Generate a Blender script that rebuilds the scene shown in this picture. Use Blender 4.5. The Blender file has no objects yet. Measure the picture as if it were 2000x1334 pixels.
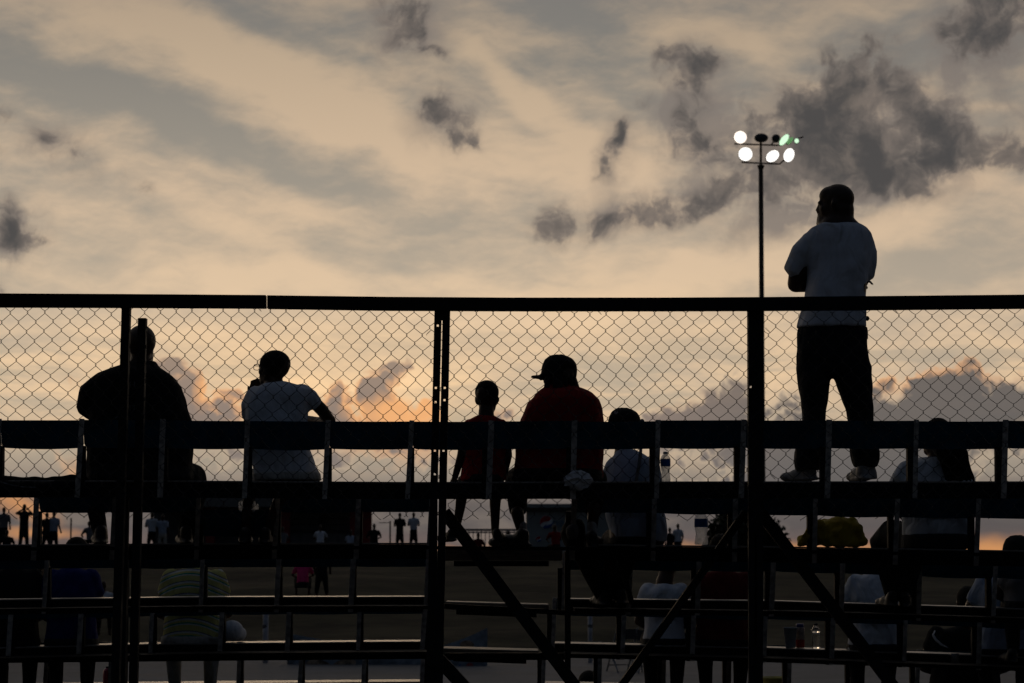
import bpy, bmesh, math, random
import numpy as np
from mathutils import Vector, Matrix, Euler, noise as mnoise

random.seed(7)
SC = bpy.context.scene
COL = SC.collection

# ------------------------------------------------------------------ camera
FPX = 3889.0            # focal length in pixels of the 2000 px wide photograph (70 mm)
CX, CY, HZ = 1000.0, 667.0, 1076.0
EYE = 2.4
TH = math.atan((HZ - CY) / FPX)
cam = bpy.data.cameras.new('camera')
cam.lens = 70.0
cam.sensor_width = 36.0
cam.clip_start = 0.1
cam.clip_end = 8000.0
cam.dof.use_dof = True
cam.dof.focus_distance = 11.9
cam.dof.aperture_fstop = 5.6
camo = bpy.data.objects.new('camera', cam)
camo.location = (0, 0, EYE)
camo.rotation_euler = (math.pi / 2 + TH, 0, 0)
COL.objects.link(camo)
SC.camera = camo

SC.view_settings.view_transform = 'Standard'
SC.view_settings.look = 'None'
SC.view_settings.exposure = 0.0
SC.view_settings.gamma = 1.0
SC.view_settings.use_curve_mapping = False


def ray(px, py):
    u = (px - CX) / FPX
    v = (CY - py) / FPX
    return Vector((u, math.cos(TH) - v * math.sin(TH), math.sin(TH) + v * math.cos(TH)))


def P(px, py, d):
    """point at distance d (along the ground) seen at photo pixel px, py"""
    r = ray(px, py)
    return Vector((0, 0, EYE)) + r * (d / r.y)


def azel(px, py):
    r = ray(px, py).normalized()
    return math.atan2(r.x, r.y), math.asin(r.z)


# ------------------------------------------------------------------ sky
SUN_AZ, SUN_EL = azel(560, 905)      # behind the low clouds, left of the middle
world = bpy.data.worlds.new('World')
SC.world = world
world.use_nodes = True
WT = world.node_tree
WT.nodes.clear()


class Graph:
    def __init__(s, t):
        s.t = t

    def n(s, kind, **kw):
        nd = s.t.nodes.new(kind)
        for k, v in kw.items():
            setattr(nd, k, v)
        return nd

    def put(s, sock, v):
        if isinstance(v, bpy.types.NodeSocket):
            s.t.links.new(v, sock)
        elif v is not None:
            sock.default_value = v

    def m(s, op, a, b=None, c=None, clamp=False):
        nd = s.n('ShaderNodeMath', operation=op, use_clamp=clamp)
        for i, v in enumerate((a, b, c)):
            if v is not None:
                s.put(nd.inputs[i], v)
        return nd.outputs[0]

    def v(s, op, a, b=None, c=None):
        nd = s.n('ShaderNodeVectorMath', operation=op)
        for i, x in enumerate((a, b, c)):
            if x is not None:
                s.put(nd.inputs[i], x)
        return nd.outputs['Value'] if op in ('LENGTH', 'DOT_PRODUCT', 'DISTANCE') else nd.outputs[0]

    def scale(s, a, f):
        nd = s.n('ShaderNodeVectorMath', operation='SCALE')
        s.put(nd.inputs[0], a)
        s.put(nd.inputs['Scale'], f)
        return nd.outputs[0]

    def mapr(s, x, a, b, c, d, kind='SMOOTHSTEP'):
        nd = s.n('ShaderNodeMapRange', interpolation_type=kind, clamp=True)
        for i, q in enumerate((x, a, b, c, d)):
            s.put(nd.inputs[i], q)
        return nd.outputs[0]

    def noise(s, p, scale, detail=6, rough=0.55, dim='2D', lac=2.0):
        nd = s.n('ShaderNodeTexNoise', noise_dimensions=dim)
        s.put(nd.inputs['Vector'], p)
        nd.inputs['Scale'].default_value = scale
        nd.inputs['Detail'].default_value = detail
        nd.inputs['Roughness'].default_value = rough
        nd.inputs['Lacunarity'].default_value = lac
        return nd

    def mapping(s, p, loc=(0, 0, 0), rot=(0, 0, 0), sc=(1, 1, 1), kind='POINT'):
        nd = s.n('ShaderNodeMapping', vector_type=kind)
        s.put(nd.inputs['Vector'], p)
        nd.inputs['Location'].default_value = loc
        nd.inputs['Rotation'].default_value = rot
        nd.inputs['Scale'].default_value = sc
        return nd.outputs[0]

    def mix(s, f, a, b, kind='MIX'):
        nd = s.n('ShaderNodeMix', data_type='RGBA', blend_type=kind)
        s.put(nd.inputs[0], f)
        for i, q in ((6, a), (7, b)):
            if isinstance(q, tuple):
                q = (*q, 1.0)[:4]
            s.put(nd.inputs[i], q)
        return nd.outputs[2]

    def ramp(s, x, stops, interp='LINEAR'):
        nd = s.n('ShaderNodeValToRGB')
        cr = nd.color_ramp
        cr.interpolation = interp
        while len(cr.elements) < len(stops):
            cr.elements.new(0.5)
        for e, (pos, c) in zip(cr.elements, stops):
            e.position = pos
            e.color = (*c, 1.0) if len(c) == 3 else c
        s.put(nd.inputs[0], x)
        return nd.outputs[0]


g = Graph(WT)
tc = g.n('ShaderNodeTexCoord')
DIR = tc.outputs['Generated']
sep = g.n('ShaderNodeSeparateXYZ')
g.put(sep.inputs[0], DIR)
az = g.m('ARCTAN2', sep.outputs[0], sep.outputs[1])
el = g.m('ARCSINE', sep.outputs[2])
cmb = g.n('ShaderNodeCombineXYZ')
g.put(cmb.inputs[0], az)
g.put(cmb.inputs[1], el)
PV = cmb.outputs[0]
PX = 1.0 / FPX


def field(p, blobs, start=0.0):
    """sum of soft elliptical cloud masses: (px, py, rx, ry, tilt clockwise, weight)"""
    acc = start
    tilts = sorted({b[4] for b in blobs}, key=lambda r: (r != 0, r))
    count = 0
    for tilt in tilts:
        c, s_ = math.cos(math.radians(tilt)), math.sin(math.radians(tilt))
        pr = None
        for (bx, by, rx, ry, rot, w) in [b for b in blobs if b[4] == tilt]:
            if pr is None or count % 8 == 0:
                base = p
                if isinstance(acc, bpy.types.NodeSocket):     # keeps the evaluation in order (short register use)
                    base = g.v('MULTIPLY_ADD', acc, (1e-7, 1e-7, 0), p)
                pr = base
                if tilt:
                    cb = g.n('ShaderNodeCombineXYZ')
                    g.put(cb.inputs[0], g.v('DOT_PRODUCT', base, (c, -s_, 0)))
                    g.put(cb.inputs[1], g.v('DOT_PRODUCT', base, (s_, c, 0)))
                    pr = cb.outputs[0]
            count += 1
            a, e = azel(bx, by)
            ar, er = (c * a - s_ * e, s_ * a + c * e)
            sx, sy = 1 / (rx * PX), 1 / (ry * PX)
            q = g.v('MULTIPLY_ADD', pr, (sx, sy, 0), (-ar * sx, -er * sy, 0))
            d = g.m('MULTIPLY_ADD', g.v('DOT_PRODUCT', q, q), -1.0, 1.0, clamp=True)
            acc = g.m('MULTIPLY_ADD', g.m('MULTIPLY', d, d), w, acc)
    return acc


def warp(p, feat, amp, detail=3, off=0.0):
    nz = g.noise(g.mapping(p, (off, off * 1.7, off * .3)), 1.0 / (feat * PX), detail, 0.55)
    dv = g.v('SUBTRACT', nz.outputs['Color'], (0.5, 0.5, 0.5))
    return g.v('ADD', p, g.scale(dv, amp * PX * 2))


# high thin cloud: warm lit sheet with grey-blue lanes
pw = warp(PV, 420, 70, 3, 3.1)
lanes = field(pw, [(x, y, a_, b_, r, w * (.8 if w < 0 else 1.0)) for x, y, a_, b_, r, w in [
    (230, 60, 420, 90, 17, .60), (560, 170, 420, 105, 22, .80), (800, 280, 330, 100, 24, .75),
    (1040, 190, 330, 36, 30, .75), (1220, 300, 160, 40, 24, .4), (1120, 335, 300, 90, 14, .65), (430, 430, 330, 60, 26, .40),
    (560, 560, 620, 70, 0, .50), (1100, 590, 620, 80, -5, .60), (1480, 500, 420, 60, -20, .55),
    (1790, 405, 380, 60, -22, .60), (1420, 70, 260, 60, 5, .50), (1660, 20, 260, 40, 0, .35),
    (1250, 300, 240, 90, 0, .35), (1900, 215, 140, 22, 5, .45), (1560, 150, 260, 50, 30, .35),
    (120, 165, 300, 62, 20, -.85), (360, 250, 330, 62, 22, -.75), (640, 345, 340, 55, 20, -.60),
    (900, 410, 330, 45, 8, -.30), (1080, 35, 260, 60, 12, -.85), (1180, 120, 220, 55, 8, -.35),
    (1830, 90, 330, 120, 10, -.75), (1290, 200, 160, 40, 20, -.4), (1890, 480, 330, 70, -12, -.55), (1500, 580, 200, 30, 0, -.15),
    (60, 480, 260, 160, 20, -.30), (480, 30, 200, 40, 10, -.40), (640, 100, 160, 30, 20, -.35),
]], 0.5)
st1 = g.noise(g.mapping(pw, rot=(0, 0, math.radians(24)), sc=(1.0, 4.2, 1)), 1.0 / (330 * PX), 6, .52)
st2 = g.noise(g.mapping(warp(PV, 200, 26, 3, 9.), rot=(0, 0, math.radians(12)), sc=(1.0, 2.0, 1)), 1.0 / (130 * PX), 6, .55)
lit = g.m('ADD', lanes, g.m('MULTIPLY', g.m('SUBTRACT', st1.outputs[0], .5), 1.5))
lit = g.m('ADD', lit, g.m('MULTIPLY', g.m('SUBTRACT', st2.outputs[0], .5), .62))
st3 = g.noise(g.mapping(warp(PV, 90, 22, 3, 12.), rot=(0, 0, math.radians(22)), sc=(1.0, 3.2, 1)), 1.0 / (60 * PX), 6, .6)
lit = g.m('ADD', lit, g.m('MULTIPLY', g.m('SUBTRACT', st3.outputs[0], .5), .55))
lit = g.mapr(lit, -0.10, 1.22, 0.0, 1.0)


def ypos(py):
    return (azel(1000, py)[1] - azel(1000, 1120)[1]) / (azel(1000, -500)[1] - azel(1000, 1120)[1])


e0, e1 = azel(1000, 1120)[1], azel(1000, -500)[1]
yy = g.mapr(el, e0, e1, 0.0, 1.0, 'LINEAR')
warm = g.ramp(yy, [(0.0, (.30, .17, .09)), (ypos(1068), (.62, .31, .13)), (ypos(1048), (.42, .26, .16)), (ypos(1020), (.30, .235, .19)),
                   (ypos(960), (.46, .35, .25)), (ypos(860), (.80, .56, .345)), (ypos(740), (.90, .63, .375)),
                   (ypos(610), (.76, .565, .375)), (ypos(380), (.665, .495, .338)), (ypos(120), (.51, .39, .272)),
                   (ypos(-60), (.40, .31, .225)), (1.0, (.30, .26, .22))])
cool = g.ramp(yy, [(0.0, (.11, .09, .085)), (ypos(1060), (.17, .13, .115)), (ypos(1000), (.20, .175, .16)), (ypos(900), (.36, .32, .25)),
                   (ypos(760), (.56, .44, .315)), (ypos(560), (.46, .385, .295)), (ypos(350), (.335, .297, .245)),
                   (ypos(120), (.235, .22, .195)), (ypos(-100), (.19, .18, .17)), (1.0, (.13, .13, .135))])
sky = g.mix(lit, cool, warm)

# long thin bars of cloud low down, behind the fence
bar = g.noise(g.mapping(warp(PV, 260, 16, 2, 5.), sc=(1.0, 8.5, 1)), 1.0 / (420 * PX), 6, .6)
barm = g.m('MULTIPLY', g.mapr(bar.outputs[0], .47, .64, 0, 1), g.mapr(el, azel(0, 560)[1], azel(0, 720)[1], 0, .62))
sky = g.mix(barm, sky, (.43, .365, .275))

# the far bank of cloud right down on the horizon
dn = g.noise(g.mapping(warp(PV, 150, 14, 2, 6.), sc=(1.0, 3.0, 1)), 1.0 / (240 * PX), 5, .55)
dlev = g.m('MULTIPLY_ADD', g.m('SUBTRACT', dn.outputs[0], .5), 60 * PX, el)
deck = g.ramp(yy, [(0, (.10, .08, .07)), (ypos(1050), (.13, .10, .095)), (ypos(1030), (.105, .092, .09)), (ypos(985), (.125, .107, .10)), (ypos(930), (.27, .225, .19)), (1, (.3, .25, .2))])
deck = g.mix(g.m('MULTIPLY', g.mapr(dn.outputs[0], .5, .7, 0, 1), .5), deck, (.235, .19, .155))
sky = g.mix(g.mapr(dlev, azel(0, 975)[1], azel(0, 835)[1], .95, 0), sky, deck)
low = field(warp(PV, 60, 10, 2, 8.), [(1560, 1078, 420, 30, 0, .9), (1960, 1080, 200, 42, 0, 1.0), (70, 1040, 130, 16, 0, .7), (40, 985, 110, 36, 25, .75), (150, 930, 40, 50, 0, .4), (640, 1075, 700, 18, 0, .4)])
sky = g.mix(g.m('MINIMUM', low, 1.0), sky, (.66, .30, .115))

glow = field(PV, [(560, 740, 640, 190, 0, 1.0), (760, 800, 260, 120, 0, .5), (1250, 640, 500, 120, 0, .35)])
gsum = g.scale((.15, .075, .012), glow)
sky = g.mix(1.0, sky, gsum, 'ADD')

# scud: dark ragged cumulus against the lit sheet
pd = warp(warp(PV, 130, 30, 2, 1.3), 34, 9, 3, 7.7)
SCUD = [
    (1690, 140, 80, 85, 0, .75), (1610, 195, 90, 70, 0, .62), (1560, 255, 95, 62, 0, .5), (1665, 255, 120, 100, 0, .75),
    (1590, 320, 150, 58, 0, .55), (1725, 315, 120, 66, 0, .6), (1800, 215, 52, 74, 0, .6), (1850, 265, 78, 72, 0, .68),
    (1680, 352, 160, 42, -5, .45), (1900, 300, 110, 44, 0, .62), (1990, 290, 100, 50, 0, .62), (1495, 215, 70, 50, 0, .42),
    (1530, 392, 70, 36, 0, .36), (1465, 340, 90, 50, 0, .34), (1600, 110, 46, 40, 0, .3), (1760, 95, 40, 50, 0, .3), (1780, 385, 70, 30, 0, .34),
    (1325, 130, 62, 55, 0, .95), (1375, 112, 42, 50, 0, .85), (1290, 105, 36, 34, 0, .6), (1360, 195, 38, 62, 0, .8),
    (1350, 270, 42, 62, 8, .85), (1400, 285, 50, 40, 0, .6), (1420, 345, 70, 40, 0, .35), (1430, 90, 40, 60, -30, .3),
    (1195, 300, 26, 64, 28, .95), (1210, 262, 22, 36, 15, .6), (1182, 330, 28, 28, 0, .5), (1260, 205, 30, 26, 0, .4),
    (1085, 440, 38, 52, 10, .85), (1150, 438, 46, 34, 0, .75), (1268, 412, 44, 42, 0, .75), (1335, 410, 70, 36, -10, .75),
    (1405, 385, 70, 32, -18, .6), (1215, 432, 56, 22, 0, .5), (1060, 470, 60, 20, 0, .3), (1130, 445, 120, 34, 0, .2), (1300, 420, 160, 34, -6, .18), (1440, 365, 100, 44, -18, .25), (1470, 270, 70, 60, 0, .26),
    (785, 0, 68, 80, -10, .9), (805, 75, 42, 66, -8, .7), (850, 108, 32, 18, 10, .75), (875, 140, 22, 40, 20, .35),
    (868, 210, 62, 42, 20, .55), (905, 275, 52, 30, 0, .8), (935, 282, 20, 26, 0, .5), (845, 225, 46, 30, 0, .45), (895, 250, 50, 30, 0, .4),
    (1960, 20, 140, 90, -15, .95), (1900, 80, 90, 40, -25, .35),
    (40, 462, 56, 34, 8, .9), (6, 430, 40, 60, 0, .8), (0, 555, 24, 30, 0, .6), (88, 268, 26, 22, 0, .55), (146, 306, 22, 36, 0, .6),
    (14, 220, 34, 20, 0, .55), (4, 292, 26, 20, 0, .55), (100, 472, 24, 12, 0, .4), (290, 375, 32, 22, 0, .32), (255, 350, 46, 50, 0, .22), (660, 38, 22, 20, 0, .4),
]
D = field(pd, [(x, y, a * 1.32, b * 1.32, r, w * (1.28 if x > 1440 and y < 400 else .84)) for x, y, a, b, r, w in SCUD])
fb = g.noise(g.mapping(pd, (2.2, 5.1, 0)), 1.0 / (80 * PX), 8, .66)
D0 = D
D = g.m('MULTIPLY_ADD', g.m('SUBTRACT', fb.outputs[0], .5), g.mapr(D, 0, .6, .1, 3.1), D)
core = g.m('MAXIMUM', g.mapr(D, .02, .95, 0, 1), g.mapr(D0, .02, .8, 0, .30))
fb2 = g.noise(g.mapping(pd, (8.2, 1.1, 0)), 1.0 / (110 * PX), 6, .55)
thick = g.m('MULTIPLY_ADD', g.m('SUBTRACT', fb2.outputs[0], .5), 3.2, D)
dcol = g.mix(g.mapr(thick, .25, 2.0, 0, 1), (.185, .155, .135), (.066, .064, .064))
veil = field(pd, [(1700, 270, 430, 190, -4, .75), (1350, 220, 120, 210, 0, .5), (1260, 415, 330, 62, -8, .5), (1960, 50, 240, 130, -15, .6), (1200, 300, 60, 110, 20, .4),
                  (800, 60, 130, 130, -5, .45), (880, 240, 130, 90, 0, .4), (20, 460, 120, 110, 0, .5), (120, 290, 110, 70, 25, .4), (1560, 420, 260, 60, -14, .4)])
vm = g.m('MULTIPLY', g.m('MULTIPLY', veil, 2.3), g.mapr(g.m('MULTIPLY_ADD', fb2.outputs[0], .6, g.m('MULTIPLY', fb.outputs[0], .5)), .40, .68, .15, 1.0))
sky = g.mix(g.m('MINIMUM', vm, .85), sky, (.225, .192, .168))
sky = g.mix(g.m('MULTIPLY', core, .93), sky, dcol)

# towering cumulus along the horizon, rims lit by the hidden sun
ph = warp(warp(PV, 70, 16, 2, 4.4), 26, 8, 3, 2.7)
HEAP = [
    (325, 705, 40, 38, 0, .9), (350, 745, 62, 52, 0, 1.0), (375, 790, 55, 50, 0, .9), (300, 800, 120, 50, 0, .6),
    (450, 785, 40, 42, 0, .95), (430, 825, 85, 40, 0, .9), (140, 750, 30, 26, 0, .3), (655, 785, 42, 46, 0, .95), (660, 830, 60, 36, 0, .9),
    (752, 742, 66, 40, -18, 1.0), (788, 712, 26, 24, -30, .75), (725, 778, 45, 40, 0, .85), (790, 825, 100, 70, 0, .95), (740, 800, 60, 40, 0, .5),
    (980, 815, 40, 30, 0, .8), (560, 880, 420, 62, 0, .75), (160, 905, 90, 55, 0, .4), (900, 900, 150, 48, 0, .55), (1080, 850, 70, 34, 0, .7),
    (1310, 835, 100, 46, 0, .95), (1420, 800, 90, 62, 0, .95), (1380, 860, 160, 60, 0, .9), (1440, 735, 62, 34, 0, .3), (1290, 735, 40, 24, 0, .22),
    (1560, 800, 75, 75, 0, .85), (1560, 870, 140, 60, 0, .9), (1720, 800, 110, 62, 0, .85), (1760, 850, 180, 80, 0, 1.0),
    (1815, 762, 62, 52, 0, .9), (1878, 735, 56, 48, 0, .95), (1880, 800, 130, 80, 0, 1.0), (1975, 770, 70, 56, 0, .95), (1500, 930, 420, 46, 0, .5),
    (1960, 840, 140, 70, 0, 1.0), (1750, 920, 220, 62, 0, .9), (1500, 960, 260, 50, 0, .7), (1725, 752, 36, 22, 0, .55), (1715, 700, 40, 14, 0, .28),
    (1560, 905, 200, 60, 0, .8), (1740, 900, 220, 60, 0, .7), (1360, 815, 110, 50, 0, .6), (1440, 770, 50, 40, 0, .5), (1400, 925, 80, 26, 0, -.6), (1985, 915, 110, 34, 0, -.7), (1640, 790, 34, 50, 0, -.5),
]
Hh = field(ph, [(x, y, a * 1.15, b * 1.15, r, w) for x, y, a, b, r, w in HEAP])
fh = g.noise(g.mapping(ph, (1.2, 3.1, 0)), 1.0 / (60 * PX), 8, .6)
puff = g.noise(g.mapping(ph, (6.2, 4.1, 0)), 1.0 / (46 * PX), 2, .5)
rough = g.m('MULTIPLY_ADD', g.m('SUBTRACT', fh.outputs[0], .5), .95, g.m('MULTIPLY_ADD', g.m('ABSOLUTE', g.m('SUBTRACT', puff.outputs[0], .5)), 2.4, -.28))
Hh = g.m('MULTIPLY_ADD', rough, g.mapr(Hh, 0, .4, 0, 1), Hh)
ha = g.mapr(Hh, .14, .66, 0, 1)
sunside = field(PV, [(720, 790, 420, 120, 0, 1.0), (790, 850, 160, 90, 0, .6), (380, 770, 200, 110, 0, .7), (1860, 720, 260, 60, 0, .75), (1700, 745, 160, 50, 0, .55), (100, 950, 260, 90, 0, .7), (1320, 780, 120, 40, 0, .2)])
rim = g.mix(g.m('MINIMUM', sunside, 1.0), (.50, .39, .28), (.86, .42, .18))
body = g.ramp(yy, [(0, (.12, .10, .095)), (ypos(1000), (.16, .135, .13)), (ypos(900), (.225, .185, .165)), (ypos(780), (.27, .205, .17)), (ypos(700), (.32, .235, .18)), (1, (.3, .25, .2))])
body = g.mix(g.mapr(az, azel(1150, 800)[0], azel(1650, 800)[0], 0, .85), body, (.115, .108, .104))
hcol = g.mix(g.mapr(Hh, .40, .95, 0, 1), rim, body)
glowpatch = field(ph, [(815, 805, 74, 80, 0, 1.0), (755, 805, 80, 42, 0, .9), (690, 800, 44, 30, 0, .5), (392, 765, 28, 46, 0, .75), (150, 750, 40, 30, 0, .5)])
hcol = g.mix(g.m('MINIMUM', glowpatch, .9), hcol, (.95, .46, .18))
sky = g.mix(g.m('MULTIPLY', ha, .95), sky, hcol)

# dimmer towards the right, and away from the sunset the clear dusk sky takes over
sky = g.mix(g.mapr(az, azel(1000, 0)[0], azel(2150, 0)[0], 0, .26, 'LINEAR'), sky, g.mix(1.0, sky, (.66, .68, .74), 'MULTIPLY'))
sd = (math.sin(SUN_AZ) * math.cos(SUN_EL), math.cos(SUN_AZ) * math.cos(SUN_EL), math.sin(SUN_EL))
toward = g.v('DOT_PRODUCT', DIR, sd)
near = g.mapr(toward, 0.05, 0.93, 0.0, 1.0)
nish = g.n('ShaderNodeTexSky', sky_type='NISHITA', sun_disc=False)
nish.sun_elevation = max(SUN_EL, math.radians(2.0))
nish.sun_rotation = SUN_AZ
dusk = g.mix(1.0, nish.outputs[0], (.0035, .0035, .0035), 'MULTIPLY')
dusk = g.mix(1.0, dusk, g.scale((.018, .024, .037), g.mapr(el, 0.0, .9, .30, 1.65)), 'ADD')
sky = g.mix(near, dusk, sky)
bg = g.n('ShaderNodeBackground')
g.put(bg.inputs['Color'], sky)
bg.inputs['Strength'].default_value = 1.0
wo = g.n('ShaderNodeOutputWorld')
g.put(wo.inputs['Surface'], bg.outputs[0])
world.cycles.sampling_method = 'MANUAL'
world.cycles.sample_map_resolution = 512

# the sun itself is hidden in the low clouds; only a faint soft warmth is left of it
sun = bpy.data.lights.new('sun', 'SUN')
sun.energy = 0.12
sun.color = (1.0, .72, .45)
sun.angle = math.radians(12)
suno = bpy.data.objects.new('sun', sun)
suno.rotation_euler = Vector((-sd[0], -sd[1], -sd[2])).to_track_quat('-Z', 'Y').to_euler()
suno.location = (0, 0, 40)
COL.objects.link(suno)

SC.cycles.use_adaptive_sampling = True
SC.cycles.adaptive_min_samples = 8
SC.cycles.adaptive_threshold = 0.015
SC.cycles.max_bounces = 5
SC.cycles.diffuse_bounces = 2
SC.cycles.glossy_bounces = 3
SC.cycles.transmission_bounces = 5
SC.cycles.transparent_max_bounces = 6


# ------------------------------------------------------------------ materials
def mat(name, base, rough=.6, metal=0.0, var=.15, scale=9.0, bump=0.0, bscale=60.0, spec=None, trans=0.0, emit=None, estr=0.0, stretch=(1, 1, 1)):
    m = bpy.data.materials.new(name)
    m.use_nodes = True
    t = m.node_tree
    G = Graph(t)
    b = t.nodes['Principled BSDF']
    tcn = G.n('ShaderNodeTexCoord')
    pos = G.mapping(tcn.outputs['Object'], sc=stretch)
    nz = G.noise(pos, scale, 5, .6, dim='3D')
    dark = tuple(c * (1 - var * 1.6) for c in base)
    lite = tuple(min(1, c * (1 + var * 1.2)) for c in base)
    G.put(b.inputs['Base Color'], G.mix(G.mapr(nz.outputs[0], .3, .7, 0, 1), dark, lite))
    G.put(b.inputs['Roughness'], G.mapr(nz.outputs[0], .2, .8, max(.05, rough - .1), min(1, rough + .1)))
    b.inputs['Metallic'].default_value = metal
    if spec is not None:
        b.inputs['Specular IOR Level'].default_value = spec
    if trans:
        b.inputs['Transmission Weight'].default_value = trans
        b.inputs['IOR'].default_value = 1.33
    if emit:
        b.inputs['Emission Color'].default_value = (*emit, 1)
        b.inputs['Emission Strength'].default_value = estr
    if bump:
        bn = G.n('ShaderNodeBump')
        bn.inputs['Strength'].default_value = bump
        bn.inputs['Distance'].default_value = .02
        n2 = G.noise(pos, bscale, 4, .6, dim='3D')
        G.put(bn.inputs['Height'], n2.outputs[0])
        G.put(b.inputs['Normal'], bn.outputs[0])
    return m


def cloth(name, base, folds=.5, fs=7.0, rough=.9):
    """woven cloth with soft creases"""
    m = mat(name, base, rough, var=.06, scale=5, spec=.15)
    t = m.node_tree
    G = Graph(t)
    b = t.nodes['Principled BSDF']
    tcn = G.n('ShaderNodeTexCoord')
    w = G.noise(tcn.outputs['Object'], 4.0, 2, .5, dim='3D')
    p = G.v('ADD', tcn.outputs['Object'], G.scale(w.outputs['Color'], .22))
    n1 = G.noise(G.mapping(p, rot=(.2, .55, .3), sc=(2.0, 1.0, .75)), fs * .62, 2.5, .5, dim='3D')
    n2 = G.noise(tcn.outputs['Object'], 260, 2, .5, dim='3D')
    h = G.m('MULTIPLY_ADD', n2.outputs[0], .03, n1.outputs[0])
    bn = G.n('ShaderNodeBump')
    bn.inputs['Strength'].default_value = folds
    bn.inputs['Distance'].default_value = .13
    G.put(bn.inputs['Height'], h)
    G.put(b.inputs['Normal'], bn.outputs[0])
    return m


def stripes(name, stops, period, axis=2):
    """bands printed across a shirt"""
    m = cloth(name, (.5, .5, .5))
    t = m.node_tree
    G = Graph(t)
    b = t.nodes['Principled BSDF']
    tcn = G.n('ShaderNodeTexCoord')
    w = G.noise(tcn.outputs['Object'], 3.0, 2, .5, dim='3D')
    sx = G.n('ShaderNodeSeparateXYZ')
    G.put(sx.inputs[0], tcn.outputs['Object'])
    x1 = G.m('SUBTRACT', sx.outputs[0], -2.24)
    x2 = G.m('MULTIPLY', x1, x1)
    z = G.m('ADD', G.m('MULTIPLY_ADD', x2, 1.3, sx.outputs[axis]), G.m('MULTIPLY', w.outputs[0], .02))
    f = G.m('FRACT', G.m('MULTIPLY', z, 1 / period))
    G.put(b.inputs['Base Color'], G.ramp(f, stops, 'CONSTANT'))
    return m


M = {}
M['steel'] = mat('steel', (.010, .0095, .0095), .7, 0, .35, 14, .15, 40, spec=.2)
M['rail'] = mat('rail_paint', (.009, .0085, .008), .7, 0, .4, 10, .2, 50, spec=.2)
M['galv'] = mat('galvanised_wire', (.03, .028, .026), .6, .4, .3, 20)
M['seatblue'] = mat('blue_plastic', (.006, .050, .088), .55, 0, .25, 6, .05, 90, spec=.25)
M['support'] = mat('weathered_aluminium', (.38, .355, .32), .7, .05, .3, 25, .2, 70)
M['alu'] = mat('aluminium_plank', (.25, .235, .22), .42, .85, .12, 12, .08, 60, stretch=(1, 30, 30))
M['board'] = mat('step_board', (.20, .16, .12), .5, 0, .3, 6, .3, 30, stretch=(1, 12, 12))
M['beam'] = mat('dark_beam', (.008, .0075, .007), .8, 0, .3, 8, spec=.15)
M['skin'] = mat('skin', (.045, .024, .015), .5, 0, .12, 18, .06, 140, spec=.25)
M['skin2'] = mat('warm_skin', (.075, .038, .022), .5, 0, .12, 18, .06, 140, spec=.25)
M['hair'] = mat('black_hair', (.008, .007, .006), .8, 0, .3, 60, .7, 130, spec=.15)
M['white'] = cloth('white_cotton', (.62, .64, .68), .75, 6)
M['white2'] = cloth('white_jersey', (.55, .58, .62), .7, 8)
M['paleblue'] = cloth('pale_blue_cotton', (.34, .39, .48), .7, 7)
M['paleshorts'] = cloth('cream_twill', (.40, .38, .34), .7, 9)
M['black'] = cloth('black_fleece', (.010, .010, .010), .6, 6)
M['charcoal'] = cloth('charcoal_denim', (.018, .019, .020), .6, 9)
M['red'] = cloth('red_jersey', (.22, .010, .010), .7, 7)
M['redbright'] = cloth('bright_red_jersey', (.34, .013, .013), .7, 8)
M['maroon'] = cloth('maroon_jersey', (.10, .008, .008), .6, 8)
M['navy'] = cloth('blue_jersey', (.009, .015, .11), .6, 7)
M['yellow'] = cloth('yellow_nylon', (.40, .27, .010), .9, 6, .6)
M['pink'] = cloth('pink_jersey', (.80, .05, .20), .5, 7)
M['grey'] = cloth('grey_jersey', (.14, .14, .145), .6, 7)
M['cap'] = cloth('black_twill', (.012, .012, .012), .3, 12)
M['shoe'] = mat('pale_trainers', (.26, .25, .245), .6, 0, .2, 30, .2, 80)
M['darkshoe'] = mat('dark_trainers', (.010, .010, .010), .5, 0, .2, 30, .2, 80)
M['sock'] = cloth('white_sock', (.55, .55, .55), .4, 20)
M['print'] = mat('faded_print', (.16, .16, .165), .9, 0, .6, 40)
M['patch'] = mat('cap_patch', (.5, .5, .5), .8)
M['lensglass'] = mat('spectacle_lens', (.9, .9, .9), .1, trans=.9)
M['paper'] = mat('crumpled_paper', (.55, .54, .53), .8, 0, .1, 30, .5, 60)
M['strap'] = cloth('grey_webbing', (.16, .16, .16), .3, 30)
M['striped'] = stripes('striped_knit', [(0, (.50, .46, .16)), (.36, (.55, .54, .50)), (.46, (.04, .26, .17)), (.56, (.50, .46, .16)), (.72, (.55, .54, .50)), (.86, (.10, .10, .16)), (.93, (.5, .46, .16))], .085)
M['plastic'] = mat('clear_bottle_plastic', (.95, .96, .97), .12, trans=1.0, var=.02)
M['water'] = mat('water', (.95, .96, .97), .1, trans=1.0, var=.02)
M['label'] = mat('blue_label', (.01, .10, .36), .5, 0, .15, 20)
M['cappl'] = mat('white_cap', (.6, .6, .62), .5)
M['juice'] = mat('red_juice', (.50, .025, .012), .35, 0, .2, 20)
M['pinkpl'] = mat('pink_bottle', (.50, .03, .09), .4)
M['bluepl'] = mat('blue_cap', (.015, .03, .22), .4)
M['creampl'] = mat('cream_label', (.45, .34, .28), .6, 0, .3, 40)
M['foam'] = mat('grey_foam_cup', (.36, .37, .38), .8, 0, .08, 60)
M['bucket'] = mat('yellow_bucket', (.46, .38, .07), .5, 0, .2, 12)
M['ink'] = mat('black_ink', (.01, .01, .01), .7)
M['pole'] = mat('floodlight_pole', (.06, .048, .035), .7, .2, .3, 1.5)
M['postpaint'] = mat('white_post', (.34, .34, .36), .7, 0, .25, 6)
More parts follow.
